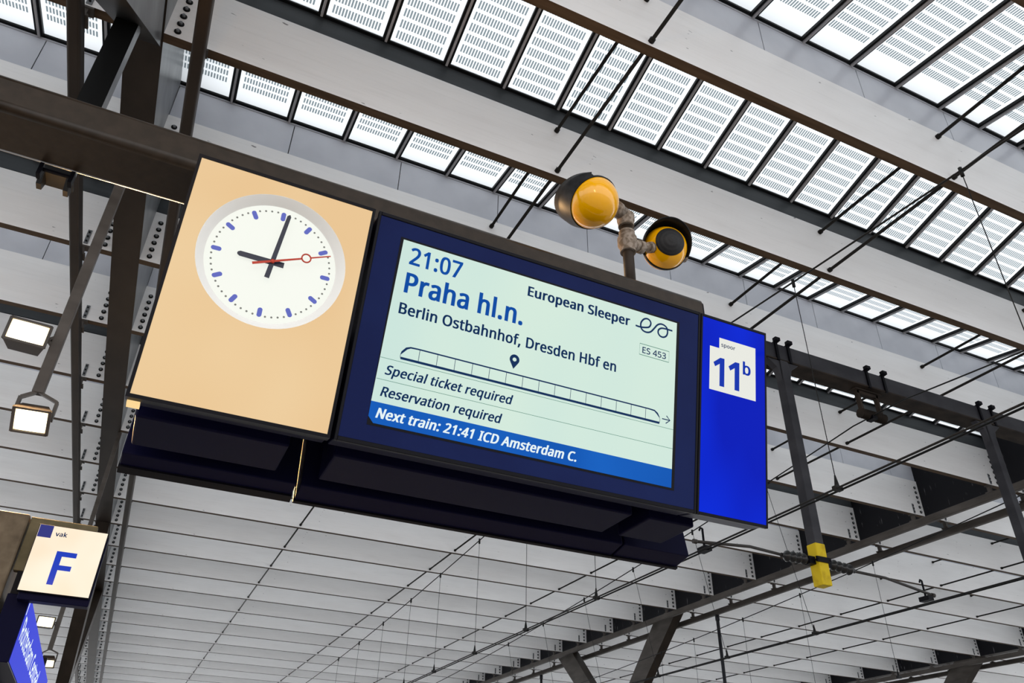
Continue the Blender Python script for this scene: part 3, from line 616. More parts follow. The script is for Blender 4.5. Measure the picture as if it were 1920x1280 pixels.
def lit(name, rgb, strength=1.0, rough=0.12, base=0.03, coat=0.0):
    c = srgb(*rgb)
    return mat(name, tuple(v * base for v in c), rough, emit=c, es=strength, spec=0.04, coat=coat)
def backlit_gradient(name, c1, c2, scale, rough=0.12, strength=1.0):
    """a backlit sheet whose lamps shine through a little unevenly"""
    m = lit(name, c1, strength, rough)
    n, l, p = nodes_of(m)
    tc = n.new('ShaderNodeTexCoord'); mp = n.new('ShaderNodeMapping'); mp.inputs['Scale'].default_value = scale
    nz = n.new('ShaderNodeTexNoise'); nz.inputs['Scale'].default_value = 1; nz.inputs['Detail'].default_value = 1
    cr = n.new('ShaderNodeValToRGB')
    cr.color_ramp.elements[0].position = 0.35; cr.color_ramp.elements[0].color = (*srgb(*c1), 1)
    cr.color_ramp.elements[1].position = 0.65; cr.color_ramp.elements[1].color = (*srgb(*c2), 1)
    l.new(tc.outputs['Object'], mp.inputs['Vector']); l.new(mp.outputs['Vector'], nz.inputs['Vector'])
    l.new(nz.outputs['Fac'], cr.inputs['Fac']); l.new(cr.outputs['Color'], p.inputs['Emission Color'])
    return m
M_CREAM = backlit_gradient('cream_light_panel', (240, 203, 152), (244, 212, 164), (3, 2, 2), 0.10, 0.90)
M_DIAL = lit('white_clock_dial', (246, 249, 240), 0.88, 0.4, 0.1)
M_FUNNEL = mat('grey_recess_wall', (0.62, 0.62, 0.60), 0.5)
M_MARK = lit('blue_dial_mark', (112, 122, 214), 0.75, 0.3)
M_DOT = mat('dark_minute_dot', (0.10, 0.11, 0.10), 0.5)
M_HAND = mat('navy_clock_hand', (0.010, 0.014, 0.030), 0.4, spec=0.25)
M_RED = mat('red_second_hand', (0.34, 0.032, 0.016), 0.45, spec=0.2, emit=(0.35, 0.04, 0.02), es=0.06)  # faint glow put into the red; the hand is no lamp
M_BEZEL = noisy('navy_glass_bezel', (0.0035, 0.0075, 0.046), (0.005, 0.011, 0.060), (2.5, 2.5, 2.5), 0.06, spec=0.035)
M_LCD = backlit_gradient('pale_green_screen', (207, 233, 224), (216, 238, 224), (3.0, 0.6, 0.6), 0.08, 0.92)
M_TBLUE = lit('screen_blue_text', (8, 78, 168), 0.9, 0.3)
M_TNAVY = lit('screen_navy_text', (10, 48, 96), 0.8, 0.3)
M_LINE = lit('screen_green_line', (45, 125, 105), 0.8, 0.3)
M_BAND = backlit_gradient('screen_blue_band', (0, 84, 178), (14, 100, 198), (3, 1, 1), 0.08, 0.95)
M_TWHITE = lit('screen_white_text', (232, 246, 248), 0.95, 0.3)
M_BLUE = backlit_gradient('blue_light_panel', (0, 26, 182), (0, 44, 224), (3, 1.6, 1.6), 0.06, 1.0)
M_BLUE.node_tree.nodes['Principled BSDF'].inputs['Specular IOR Level'].default_value = 0.02
M_OFFW = lit('white_sign_panel', (233, 234, 226), 0.95, 0.25)
M_SBLUE = lit('sign_blue_numeral', (6, 52, 182), 0.85, 0.3)
M_LEAK = lit('light_leak', (250, 214, 150), 1.0, 0.3)

def carcass(root, x0, x1, body, top=-0.012):
    """front and rear cases plus the box between them that carries the unit under the tube"""
    for P, nm in ((front, 'front_case'), (rear, 'rear_case')):
        m = MB()
        slab(m, P, x0, x1, 0.0, VH, -0.104, top, 0)
        bevel(m.build(nm, M_NAVY, root), 0.004, 2)
    m = MB()
    m.box(body[0], body[1], 2.195, 2.405, 0.972, 1.892)
    bevel(m.build('hanger_box', M_NAVY, root), 0.006, 2)
    m = MB(); frame(m, rear, x0 - 0.003, x1 + 0.003, -0.006, VH + 0.006, x0 + 0.007, x1 - 0.007, 0.006, VH - 0.006, top - 0.002, 0.001)
    m.build('rear_edge_frame', M_DARK, root)

# --- clock unit
clk = thing('station_clock', (0.10, YM, 1.9), 'cream lit clock panel with white round dial showing nine o\'clock', 'clock')
carcass(clk, -0.162, 0.366, (-0.14, 0.285), -0.034)
CX, CV, RO, RD, DEP = 0.1045, 0.474, 0.209, 0.187, -0.026
for P, nm in ((front, 'light_panel'), (rear, 'rear_light_panel')):
    m = MB()
    x0, x1, v0, v1 = -0.156, 0.358, 0.004, 0.728
    N = 96
    inner = [(CX + RO * math.cos(2 * math.pi * i / N), CV + RO * math.sin(2 * math.pi * i / N)) for i in range(N)]
    outer = []
    for i in range(N):
        a = 2 * math.pi * i / N; c, s = math.cos(a), math.sin(a)
        tx = ((x1 - CX) / c) if c > 1e-9 else ((x0 - CX) / c if c < -1e-9 else 1e9)
        tv = ((v1 - CV) / s) if s > 1e-9 else ((v0 - CV) / s if s < -1e-9 else 1e9)
        t = min(tx, tv); outer.append((CX + c * t, CV + s * t))
    cor = {}
    for i in range(N):
        j = (i + 1) % N
        a, c = outer[i], outer[j]
        pts = [inner[i], a]
        if abs(a[0] - c[0]) > 1e-6 and abs(a[1] - c[1]) > 1e-6:      # a corner lies between
            pts.append((a[0] if abs(a[0] - x0) < 1e-6 or abs(a[0] - x1) < 1e-6 else c[0], a[1] if abs(a[1] - v0) < 1e-6 or abs(a[1] - v1) < 1e-6 else c[1]))
        pts += [c, inner[j]]
        m.quad([P(*q, 0.0) for q in pts])
    m.build(nm, M_CREAM, clk)
m = MB(); frame(m, front, -0.165, 0.367, -0.006, 0.738, -0.156, 0.358, 0.004, 0.728, -0.036, 0.003)
m.build('edge_frame', M_DARK, clk)
dial = MB(); dial.lathe(front(CX, CV, DEP), NRM, [(0.0001, 0), (RD, 0)], 96)
dial = dial.build('dial', M_DIAL, clk)
fn = MB(); fn.lathe(front(CX, CV, DEP), NRM, [(RD, 0), (RD + 0.004, 0.003), (RO, 0.026), (RO + 0.002, 0.027)], 96)
fn.build('recess_ring', M_FUNNEL, clk)
dt = MB()
for i in range(60):
    a = math.pi / 2 - 2 * math.pi * i / 60
    ca, sa = math.cos(a), math.sin(a)
    if i % 5 == 0:
        ring = []
        for q in range(16):
            t = 2 * math.pi * q / 16
            ex, ey = math.cos(t) * 0.0070, math.sin(t) * 0.0070
            ring.append((0.1575 + (0.0075 if ex > 0 else -0.0075) + ex, ey))
        mk = MB(); mk.quad([front(CX + r * ca - w * sa, CV + r * sa + w * ca, DEP + 0.0015) for r, w in ring]); mk.build('hour_mark', M_MARK, dial)
    else:
        dt.quad([front(CX + 0.168 * ca + 0.0031 * math.cos(t), CV + 0.168 * sa + 0.0031 * math.sin(t), DEP + 0.0015) for t in [2 * math.pi * q / 10 for q in range(10)]])
dt.build('minute_dot_marking', M_DOT, dial)
def hand(name, deg, prof, n, th, m):
    a = math.radians(90 - deg); ca, sa = math.cos(a), math.sin(a)
    h = MB(); poly = [front(CX + r * ca - w * sa, CV + r * sa + w * ca, n) for r, w in prof]
    h.prism(poly, NRM * th)
    return h, (ca, sa)
h, _ = hand('hour_hand', 270.5, [(-0.034, -0.0085), (0.092, -0.0078), (0.0985, -0.004), (0.1, 0), (0.0985, 0.004), (0.092, 0.0078), (-0.034, 0.0085)], -0.018, 0.002, M_HAND)
h.build('hour_hand', M_HAND, clk)
h, _ = hand('minute_hand', 5.7, [(-0.053, -0.0072), (0.158, -0.0058), (0.1635, 0), (0.158, 0.0058), (-0.053, 0.0072)], -0.013, 0.002, M_HAND)
h.build('minute_hand', M_HAND, clk)
h, (ca, sa) = hand('second_hand', 67.2, [(-0.058, -0.0038), (0.085, -0.0026), (0.085, 0.0026), (-0.058, 0.0038)], -0.008, 0.0015, M_RED)
sp_ = [(0.112, -0.0021), (0.172, -0.0017), (0.172, 0.0017), (0.112, 0.0021)]
h.prism([front(CX + r * ca - w * sa, CV + r * sa + w * ca, -0.008) for r, w in sp_], NRM * 0.0015)
h.lathe(front(CX + 0.0985 * ca, CV + 0.0985 * sa, -0.008), NRM, [(0.0110, 0), (0.0152, 0), (0.0152, 0.0015), (0.0110, 0.0015), (0.0110, 0)], 28)
h.lathe(front(CX, CV, -0.010), NRM, [(0.006, 0), (0.006, 0.004), (0.0001, 0.004)], 20)
h.build('second_hand', M_RED, clk)
m = MB(); m.box(-0.160, -0.128, 2.055, 2.085, 0.943, 0.951); m.build('light_leak', M_LEAK, clk)  # glowing sliver standing in for panel light leaking at the case corner

# --- departure screen unit
scr = thing('departure_display', (1.0, YM, 1.9), 'navy framed departure screen with pale green lit page about a night train to Praha', 'departure board')
carcass(scr, 0.381, 1.611, (0.42, 1.475))
for P, nm in ((front, 'glass_bezel'), (rear, 'rear_glass_bezel')):
    m = MB(); slab(m, P, 0.388, 1.604, 0.007, VH - 0.006, -0.012, 0.0); m.build(nm, M_BEZEL, scr)
m = MB(); frame(m, front, 0.379, 1.613, -0.006, 0.738, 0.388, 1.604, 0.007, VH - 0.006, -0.014, 0.003)
bevel(m.build('edge_frame', M_DARK, scr), 0.0015, 1)
m = MB()
m.quad(flat(front, [(0.462, 0.056), (1.522, 0.056), (1.522, 0.672), (0.462, 0.672)], 0.0006), 0)
m.build('screen_border', M_DARK, scr)
page = MB()
page.quad(flat(front, [(0.4625, 0.1275), (1.510, 0.1275), (1.510, 0.665), (0.4715, 0.665)], 0.0012))
page = page.build('screen', M_LCD, scr)
m = MB(); m.quad(flat(front, [(0.4625, 0.0815), (0.4795, 0.0635), (1.510, 0.0635), (1.510, 0.1275), (0.4625, 0.1275)], 0.0012))
m.build('screen_footer', M_BAND, scr)
L = 0.0022
def line(txt, x0, x1, v0, cap, m, bold, shear=0.0, em_cap=0.573):
    return text_mesh('lettering', txt, front, x0, x1, v0, cap, m, page, bold, shear, L, em_cap)
line('21:07', 0.5005, 0.677, 0.5865, 0.0600, M_TBLUE, 0.022)
line('Praha hl.n.', 0.4995, 0.907, 0.4885, 0.0690, M_TBLUE, 0.030)
line('Berlin Ostbahnhof, Dresden Hbf en', 0.4950, 1.269, 0.4160, 0.0370, M_TNAVY, 0.026)
line('European Sleeper', 0.9138, 1.3135, 0.5990, 0.0355, M_TNAVY, 0.036)
line('ES 453', 1.3695, 1.468, 0.5130, 0.0232, M_TNAVY, 0.013)
line('Special ticket required', 0.4865, 0.8985, 0.2150, 0.0300, M_TNAVY, 0.025, 0.2)
line('Reservation required', 0.4845, 0.8690, 0.1472, 0.0300, M_TNAVY, 0.025, 0.2)
line('Next train: 21:41 ICD Amsterdam C.', 0.4825, 1.1450, 0.0805, 0.0308, M_TWHITE, 0.036, 0.2)
g = MB()
for v in (0.2645, 0.1975):
    stroke(g, front, [(0.4655, v), (1.510, v)], 0.0013, L)
stroke(g, front, [(1.358, 0.505), (1.4805, 0.505), (1.4805, 0.546), (1.358, 0.546)], 0.0021, L, True)
g.build('rule_lines', M_LINE, page)
g = MB()      # train pictogram
stroke(g, front, [(0.526, 0.2765), (1.452, 0.2765)], 0.0078, L)
stroke(g, front, [(0.5245, 0.288), (0.5285, 0.296), (0.540, 0.3105), (0.552, 0.3160), (0.575, 0.3172), (1.405, 0.3172), (1.430, 0.3160), (1.442, 0.3080), (1.4515, 0.296)], [0.0018, 0.0066, 0.0072, 0.0052, 0.0046, 0.0046, 0.0052, 0.0066, 0.0030], L)
stroke(g, front, [(0.5245, 0.289), (0.5245, 0.279), (0.527, 0.274)], 0.0014, L)
stroke(g, front, [(1.4515, 0.296), (1.4535, 0.289), (1.452, 0.276)], 0.0014, L)
nd = 15
for i in range(nd):
    x = 0.5818 + (1.3952 - 0.5818) * i / (nd - 1)
    stroke(g, front, [(x, 0.2735), (x, 0.3155)], 0.0017, L)
stroke(g, front, [(1.462, 0.2942), (1.4935, 0.2942)], 0.0036, L)
stroke(g, front, [(1.4795, 0.3080), (1.4945, 0.2942), (1.4775, 0.2805)], 0.0036, L + 0.0002)
pin = [(0.8935, 0.3335)] + [(0.8943 + 0.0172 * math.cos(t), 0.3655 + 0.0172 * math.sin(t)) for t in [math.radians(-35 + 250 * i / 28) for i in range(29)]]
hole = [(0.8943 + 0.0068 * math.cos(t), 0.3655 + 0.0068 * math.sin(t)) for t in [2 * math.pi * i / 40 for i in range(40)]]
def polar_fill(mb, c, outer, inner):
    key = lambda p: math.atan2(p[1] - c[1], p[0] - c[0])
    o = sorted(outer, key=key)
    for i in range(len(o)):
        j = (i + 1) % len(o)
        r = 0.0068
        a0, a1 = key(o[i]), key(o[j])
        mb.quad([front(*o[i], L), front(*o[j], L), front(c[0] + r * math.cos(a1), c[1] + r * math.sin(a1), L), front(c[0] + r * math.cos(a0), c[1] + r * math.sin(a0), L)])
polar_fill(g, (0.8943, 0.3655), pin, hole)
g.build('train_pictogram', M_TNAVY, page)
g = MB()      # the operator's curly line mark
ctrl = [(1.3365, 0.6085), (1.352, 0.6075), (1.372, 0.610), (1.392, 0.617), (1.399, 0.632), (1.3935, 0.643), (1.3815, 0.6465), (1.368, 0.640), (1.358, 0.624), (1.359, 0.607), (1.368, 0.597), (1.384, 0.5945), (1.400, 0.601), (1.414, 0.618), (1.426, 0.634), (1.440, 0.642), (1.456, 0.641), (1.468, 0.632), (1.4705, 0.615), (1.4645, 0.601), (1.452, 0.594), (1.439, 0.596), (1.431, 0.606), (1.433, 0.618), (1.444, 0.6265), (1.462, 0.629), (1.491, 0.629)]
def smooth(pts, n=5):
    out = []
    for i in range(len(pts) - 1):
        p0 = pts[max(i - 1, 0)]; p1 = pts[i]; p2 = pts[i + 1]; p3 = pts[min(i + 2, len(pts) - 1)]
        for k in range(n):
            t = k / n
            out.append(tuple(0.5 * (2 * p1[d] + (p2[d] - p0[d]) * t + (2 * p0[d] - 5 * p1[d] + 4 * p2[d] - p3[d]) * t * t + (3 * p1[d] - p0[d] - 3 * p2[d] + p3[d]) * t ** 3) for d in (0, 1)))
    return out + [pts[-1]]
stroke(g, front, smooth(ctrl), 0.0064, L)
g.build('line_emblem', M_TNAVY, page)

# --- platform number unit
spo = thing('platform_sign', (1.77, YM, 1.9), 'bright blue platform sign with white square reading spoor 11b', 'sign')
carcass(spo, 1.619, 1.917, (1.545, 1.735))
for P, nm in ((front, 'blue_panel'), (rear, 'rear_blue_panel')):
    m = MB(); slab(m, P, 1.625, 1.911, 0.006, VH - 0.005, -0.012, 0.0); m.build(nm, M_BLUE, spo)
m = MB(); frame(m, front, 1.617, 1.919, -0.005, 0.737, 1.625, 1.911, 0.006, VH - 0.005, -0.014, 0.002)
bevel(m.build('edge_frame', M_DARK, spo), 0.0015, 1)
m = MB(); m.quad(flat(front, [(1.6575, 0.4498), (1.867, 0.4498), (1.867, 0.6597), (1.6995, 0.6597), (1.6995, 0.6177), (1.6575, 0.6177)], 0.001))
wp = m.build('white_square', M_OFFW, spo)
def sline(txt, x0, x1, v0, cap, m, bold, em_cap=0.573, w=wp):
    return text_mesh('lettering', txt, front, x0, x1, v0, cap, m, w, bold, 0, 0.0018, em_cap)
sline('spoor', 1.708, 1.772, 0.6265, 0.0150, M_TNAVY, 0.016)
for dx in (0.0, 0.068):
    m = MB(); m.quad([front(x + dx, v, 0.0018) for x, v in [(1.7017, 0.4706), (1.7230, 0.4706), (1.7233, 0.5805), (1.7045, 0.5805), (1.6738, 0.5565), (1.6815, 0.5415), (1.7017, 0.5560)]])
    m.build('numeral', M_SBLUE, wp)
sline('b', 1.8072, 1.8432, 0.5415, 0.0530, M_SBLUE, 0.026, 0.62)

# ------------------------------------------------------------------ the brown tube they hang from
def rounded(y0, y1, z0, z1, r, n=5):
    pts = []
    for cy, cz, a in ((y1 - r, z1 - r, 0), (y0 + r, z1 - r, 90), (y0 + r, z0 + r, 180), (y1 - r, z0 + r, 270)):
        for i in range(n + 1):
            t = math.radians(a + 90 * i / n); pts.append((cy + r * math.cos(t), cz + r * math.sin(t)))
    return pts
tube = thing('crossbeam_tube', (-1.43, YM, 1.96), 'brown rounded rectangular steel tube carrying the clock and display units', 'steel tube')
m = MB()
pr = rounded(2.185, 2.415, 1.892, 2.032, 0.026)
m.prism([(-1.43, y, z) for y, z in pr], (3.33, 0, 0))
o = m.build('tube', M_TUBE, tube)
for p in o.data.polygons: p.use_smooth = len(p.vertices) == 4 and abs(p.normal.x) < 0.5 and p.area < 0.06
m = MB(); m.prism([(1.9, y, z) for y, z in rounded(2.191, 2.409, 1.898, 2.026, 0.022)], (0.012, 0, 0)); m.build('end_cap', M_DARK, tube)
m = MB()
for x in (-0.66, -0.565):
    m.box(x - 0.006, x + 0.006, 2.395, 2.425, 1.842, 1.892)
m.box(-0.66, -0.565, 2.405, 2.415, 1.872, 1.880); m.build('cable_clip', M_DARK, tube)

# ------------------------------------------------------------------ yellow ball loudspeakers on a post
M_YEL = mat('glossy_yellow_shell', (0.70, 0.33, 0.0), 0.12, spec=0.35, coat=0.3)
M_HOOD = noisy('black_hood', (0.006, 0.006, 0.0065), (0.014, 0.014, 0.015), (40, 40, 40), 0.42)
M_GRILLE = noisy('black_grille', (0.006, 0.006, 0.0065), (0.011, 0.011, 0.012), (200, 200, 200), 0.6, spec=0.25)
M_FIT = noisy('flaking_pipe_fitting', (0.13, 0.10, 0.075), (0.24, 0.20, 0.165), (60, 60, 60), 0.55, lo=0.42, hi=0.58)
PX, PY = 1.612, 2.30
post = thing('loudspeaker_post', (PX, PY, 2.03), 'dark brown pipe post with worn grey elbow and tee, standing on the tube', 'pipe post')
m = MB(); m.tube([(PX, PY, 2.03), (PX, PY, 2.47)], 0.025, 20); m.tube([(PX, PY, 2.03), (PX, PY, 2.045)], 0.05, 20)
m.build('pipe', M_GIRD, post)
L1 = Vector((1.385, 2.22, 2.415)); R1 = 0.118
L2 = Vector((1.868, 2.36, 2.432)); R2 = 0.106
el = Vector((PX, PY, 2.485)); te = Vector((PX, PY, 2.330))
d1 = (Vector((1.385, 2.22, 2.50)) - el).normalized(); d2 = (L2 - te); d2.z *= 0.5; d2.normalize()
m = MB()
m.tube([el - Vector((0, 0, 0.065)), el - Vector((0, 0, 0.045)), el - Vector((0, 0, 0.044)), el - Vector((0, 0, 0.03)), el + Vector((0, 0, 0.005)), el + Vector((0, 0, 0.03))], [0.037, 0.037, 0.034, 0.041, 0.042, 0.022], 20)
m.tube([el, el + d1 * 0.05, el + d1 * 0.051, el + d1 * 0.075], [0.036, 0.034, 0.038, 0.038], 20)
m.build('elbow', M_FIT, post)
m = MB()
m.tube([te - Vector((0, 0, 0.062)), te - Vector((0, 0, 0.045)), te - Vector((0, 0, 0.044)), te - Vector((0, 0, 0.02)), te + Vector((0, 0, 0.02)), te + Vector((0, 0, 0.044)), te + Vector((0, 0, 0.045)), te + Vector((0, 0, 0.058))], [0.036, 0.036, 0.032, 0.045, 0.045, 0.034, 0.037, 0.037], 20)
m.tube([te, te + d2 * 0.05, te + d2 * 0.075], [0.032, 0.028, 0.028], 20)
m.tube([te + d2 * 0.07, te + d2 * 0.1], [0.032, 0.032], 12)
m.build('tee', M_FIT, post)

def ball_speaker(c, R, axis, up, label, arm_from, knob):
    root = thing('ball_loudspeaker', c, label, 'loudspeaker', 'yellow ball loudspeakers above the display')
    ax = Vector(axis).normalized(); up = Vector(up); up = (up - ax * up.dot(ax)).normalized()
    m = MB(); m.lathe(c, ax, [(R * math.sin(t), -R * math.cos(t)) for t in [math.radians(0.3 + 179 * i / 28) for i in range(29)]], 48)
    m.build('shell', M_YEL, root)
    m = MB(); gr = []
    for i in range(13):
        t = math.radians(41 - 40.5 * i / 12); rr = R * (1.012 + 0.014 * (math.sin(i * 1.9) > 0.2))
        gr.append((rr * math.sin(t), rr * math.cos(t)))
    m.lathe(c, ax, [(R * 0.99 * math.sin(math.radians(41.5)), R * 0.99 * math.cos(math.radians(41.5)))] + gr, 48)
    m.build('grille', M_GRILLE, root)
    m = MB()
    w = math.radians(112)
    prof = [(R * 1.03, -0.12 * R), (R * 1.08, 0.1 * R), (R * 1.14, 0.5 * R), (R * 1.12, 1.0 * R), (R * 1.08, 1.0 * R), (R * 1.09, 0.5 * R), (R * 1.02, 0.05 * R), (R * 1.005, -0.12 * R), (R * 1.03, -0.12 * R)]
    n = 40; cnt = n + 1; rows = []
    e1 = up; e2 = ax.cross(up)
    for (r, h) in prof:                        # the peak is cut back towards both sides
        i0 = len(m.v)
        for q in range(cnt):
            a = -w + 2 * w * q / n
            k = max(0.0, math.cos(a * 0.80)) ** 0.8
            hh = h if h < 0.2 * R else 0.1 * R + (h - 0.1 * R) * k
            m.v.append(tuple(Vector(c) + ax * hh + r * (math.cos(a) * e1 + math.sin(a) * e2)))
        rows.append(i0)
    for k in range(len(prof) - 1):
        for q in range(n):
            m.f.append((rows[k] + q, rows[k] + q + 1, rows[k + 1] + q + 1, rows[k + 1] + q)); m.m.append(0); m.sm.append(True)
    m.lathe(c, ax, [(R * 1.0, -0.12 * R), (R * 1.035, -0.10 * R), (R * 1.035, 0.02 * R), (R * 1.0, 0.04 * R)], 48)
    m.build('hood', M_HOOD, root)
    m = MB()
    d = (Vector(c) - Vector(arm_from)); L_ = d.length; d.normalize()
    m.tube([Vector(arm_from), Vector(c) - d * R * 0.9], 0.018, 12)
    m.tube([Vector(c) - d * R * 1.22, Vector(c) - d * R * 0.98], 0.028, 8)
    m.build('arm', M_FIT, root)
    m = MB(); kd = Vector(knob).normalized()
    m.tube([Vector(c) + kd * R * 0.95, Vector(c) + kd * R * 1.24], 0.02, 8)
    m.build('pivot_bolt', M_FIT, root)
ball_speaker(L1, R1, (-0.215, 0.584, 0.76), (-0.62, 0.53, -0.35), 'large yellow ball loudspeaker turned away, at the top elbow of the post', el + d1 * 0.06, (-0.89, 0.12, 0.40))
ball_speaker(L2, R2, (-0.263, -0.835, -0.251), (-0.15, -0.3, 1), 'yellow ball loudspeaker with black hood and round black grille facing down, on the tee', te + d2 * 0.08, (0.92, 0.1, -0.05))
# ------------------------------------------------------------------ overhead line: portal, drop posts, wires
por = thing('portal_beam', (4.0, 7.5, 6.4), 'dark grey overhead line portal beam with straps, behind the platform sign', 'portal beam')
m = MB(); m.box(-6, 18, 7.5, 7.78, 6.285, 6.56, 0)
m.build('beam', M_PORTAL, por)
m = MB(); m.box(-6, 18, 7.485, 7.79, 6.262, 6.287, 0); m.build('bottom_flange', M_RUST, por)
for x in (7.84, 8.08, 9.70, 10.06, 12.30, 12.62):
    s = MB(); s.box(x - 0.022, x + 0.022, 7.47, 7.5, 6.25, 6.60); s.box(x - 0.03, x + 0.03, 7.44, 7.82, 6.56, 6.585); s.box(x - 0.045, x + 0.045, 7.42, 7.49, 6.575, 6.63)
    s.build('strap', M_DARK, por)
M_SAFETY = noisy('worn_yellow_paint', (0.36, 0.25, 0.004), (0.50, 0.36, 0.008), (9, 9, 7), 0.55, lo=0.3, hi=0.5)
M_INS = mat('black_insulator', (0.007, 0.0065, 0.0065), 0.3, spec=0.3)
M_ARM = mat('oxidised_arm', (0.02, 0.017, 0.015), 0.5, spec=0.3)
def drop_post(x, label, arms):
    p = thing('drop_post', (x, 7.52, 6.24), label, 'drop post', 'drop posts under the portal beam')
    m = MB(); m.box(x - 0.075, x + 0.075, 7.46, 7.61, 2.92, 6.245)
    for s in (-1, 1):
        m.prism([(x + s * 0.075, 7.48, 6.245), (x + s * 0.30, 7.48, 6.245), (x + s * 0.14, 7.48, 6.12), (x + s * 0.075, 7.48, 5.90)], (0, 0.11, 0))
    bevel(m.build('post', M_PORTAL, p), 0.01, 2)
    m = MB(); m.box(x - 0.083, x + 0.083, 7.452, 7.618, 2.88, 3.43)
    cap = bevel(m.build('yellow_end', M_SAFETY, p), 0.012, 2); cap['label'] = 'worn yellow painted post end'
    m = MB(); m.box(x - 0.12, x + 0.12, 7.43, 7.455, 3.17, 3.24); m.box(x - 0.12, x + 0.12, 7.615, 7.64, 3.17, 3.24)
    for s in (-1, 1):
        m.tube([(x + s * 0.1, 7.42, 3.205), (x + s * 0.1, 7.65, 3.205)], 0.012, 8)
        m.box(x + s * 0.135 - 0.05, x + s * 0.135 + 0.05, 7.5, 7.6, 3.15, 3.25)
    m.build('clamp', M_DARK, p)
    for s, pts, clamp in arms:
        a = MB(); a.tube([(x + s * 0.55, 7.54, pts[0][1])] + [(q[0], 7.54, q[1]) for q in pts[1:]], 0.019, 10)
        a.tube([(pts[-1][0] + s * -0.02, 7.54, pts[-1][1]), (pts[-1][0] + s * 0.03, 7.54, pts[-1][1])], 0.03, 8)
        arm = a.build('registration_arm', M_ARM, p)
        a = MB(); rs, cs = [], []
        L0, L1_ = x + s * 0.16, x + s * 0.62
        for i in range(25):
            t = i / 24
            rs.append(0.03 + 0.045 * (0.15 < t < 0.88) * (0.55 + 0.45 * math.cos(t * 2 * math.pi * 5)))
            cs.append((L0 + (L1_ - L0) * t, 7.54, 3.205 + (pts[0][1] - 3.205) * t))
        a.tube(cs, rs, 14); a.build('insulator', M_INS, arm)
        a = MB(); xw, zw = clamp
        za = pts[-1][1] + 0.02
        a.tube([(xw, 7.54, za + 0.16), (xw - 0.03, 7.54, za + 0.17), (xw - 0.05, 7.54, za + 0.13)], 0.012, 6)
        a.tube([(xw, 7.54, za + 0.16), (xw, 7.54, zw)], 0.014, 6)
        a.box(xw - 0.05, xw + 0.05, 7.46, 7.62, zw - 0.03, zw + 0.03); a.build('wire_clamp', M_DARK, arm)
    return p
drop_post(7.92, 'dark drop post with yellow painted lower end and two insulated arms', [(-1, [(7.3, 3.20), (6.80, 3.23), (5.95, 3.16)], (6.08, 3.08)), (1, [(8.45, 3.17), (9.10, 3.16), (9.95, 3.04)], (9.80, 2.97))])
drop_post(12.40, 'dark drop post near the edge of the view, its lower end out of frame', [])
tr = thing('wire_hanger', (9.72, 7.55, 6.24), 'rusty trapeze bracket with insulator hanging under the portal beam', 'wire hanger')
m = MB()
for x, e in ((9.52, 9.56), (9.93, 9.96)):
    m.obox(((x + e) / 2, 7.62, 6.02), ((0.022, 0, 0)), (0, 0.035, 0), ((e - x) / 2, 0, -0.24))
m.box(9.46, 10.02, 7.56, 7.68, 6.225, 6.25); m.box(9.5, 9.98, 7.585, 7.655, 6.17, 6.22)
m.build('bracket', M_RUST, tr)
m = MB(); m.tube([(9.50 + 0.5 * i / 20, 7.62, 5.82) for i in range(21)], [0.055 + 0.028 * math.cos(i * math.pi) for i in range(21)], 12)
m.build('insulator', M_RUST, tr)
m = MB(); m.box(9.68, 9.78, 7.55, 7.69, 5.74, 5.80); m.build('wire_clamp', M_DARK, tr)

def mess_z(y, zm=4.65):
    yc = 33.75 if y >= 7.5 else -18.75
    return zm + (5.85 - zm) * ((y - yc) / 26.25) ** 2
TRACKS = [(6.05, 6.05, 'the track nearest the display'), (10.0, 10.33, 'the track past the yellow-tipped post'), (14.55, None, 'the track beside the streaked girder')]
for ti, (xm, xc, tx) in enumerate(TRACKS):
    ys = [y for y in range(-4, 61, 1)]
    def xm_at(y): return xm if ti != 1 else (9.72 + 0.5 * min(1, abs(y - 7.5) / 26))
    m = MB(); m.tube([(xm_at(y), y, mess_z(y)) for y in ys], 0.011, 6, cap=False)
    tag(m.build('messenger_wire', M_WIRE, origin=(xm, -4, mess_z(-4))), 'sagging upper carrier wire over ' + tx, 'overhead wire', 'overhead wires')
    if xc is None:
        xc = 14.55
    for s in (-1, 1):
        m = MB(); m.tube([(xc + s * 0.032 + 0.0006 * (y - 7), y, 3.06 + 0.0007 * abs(y - 7)) for y in range(-4, 61, 4)], 0.0105, 6, cap=False)
        if ti < 2:
            tag(m.build('contact_wire', M_WIRE, origin=(xc, -4, 3.06)), '%s of the paired lower contact wires over %s' % ('inner' if s < 0 else 'outer', tx), 'overhead wire', 'overhead wires')
    dys = [3.1, 5.33, 10.09, 12.45, 14.69, 16.93, 18.95, 21.2, 23.5, 25.8] if ti == 0 else ([10.2, 12.5, 14.8, 17.1, 19.4, 21.7] if ti == 1 else [12.3, 14.63, 16.8, 18.97, 20.6])
    for di, y in enumerate(dys):
        m = MB(); xt = xm_at(y)
        zb = 3.075
        m.tube([(xt, y, mess_z(y)), (xc, y, zb)], 0.0048, 5)
        m.tube([(xt, y, mess_z(y) + 0.035), (xt, y, mess_z(y) - 0.07)], 0.020, 6)
        m.tube([(xc, y, zb + 0.14), (xc, y, zb + 0.05), (xc, y, zb)], [0.008, 0.022, 0.03], 6)
        m.box(xc - 0.045, xc + 0.045, y - 0.03, y + 0.03, zb - 0.025, zb + 0.02)
        tag(m.build('wire_dropper', M_WIRE, origin=(xt, y, mess_z(y))), 'thin dropper wire over %s, %s one going away' % (tx, ORD[di]), 'dropper wire', 'dropper wires')

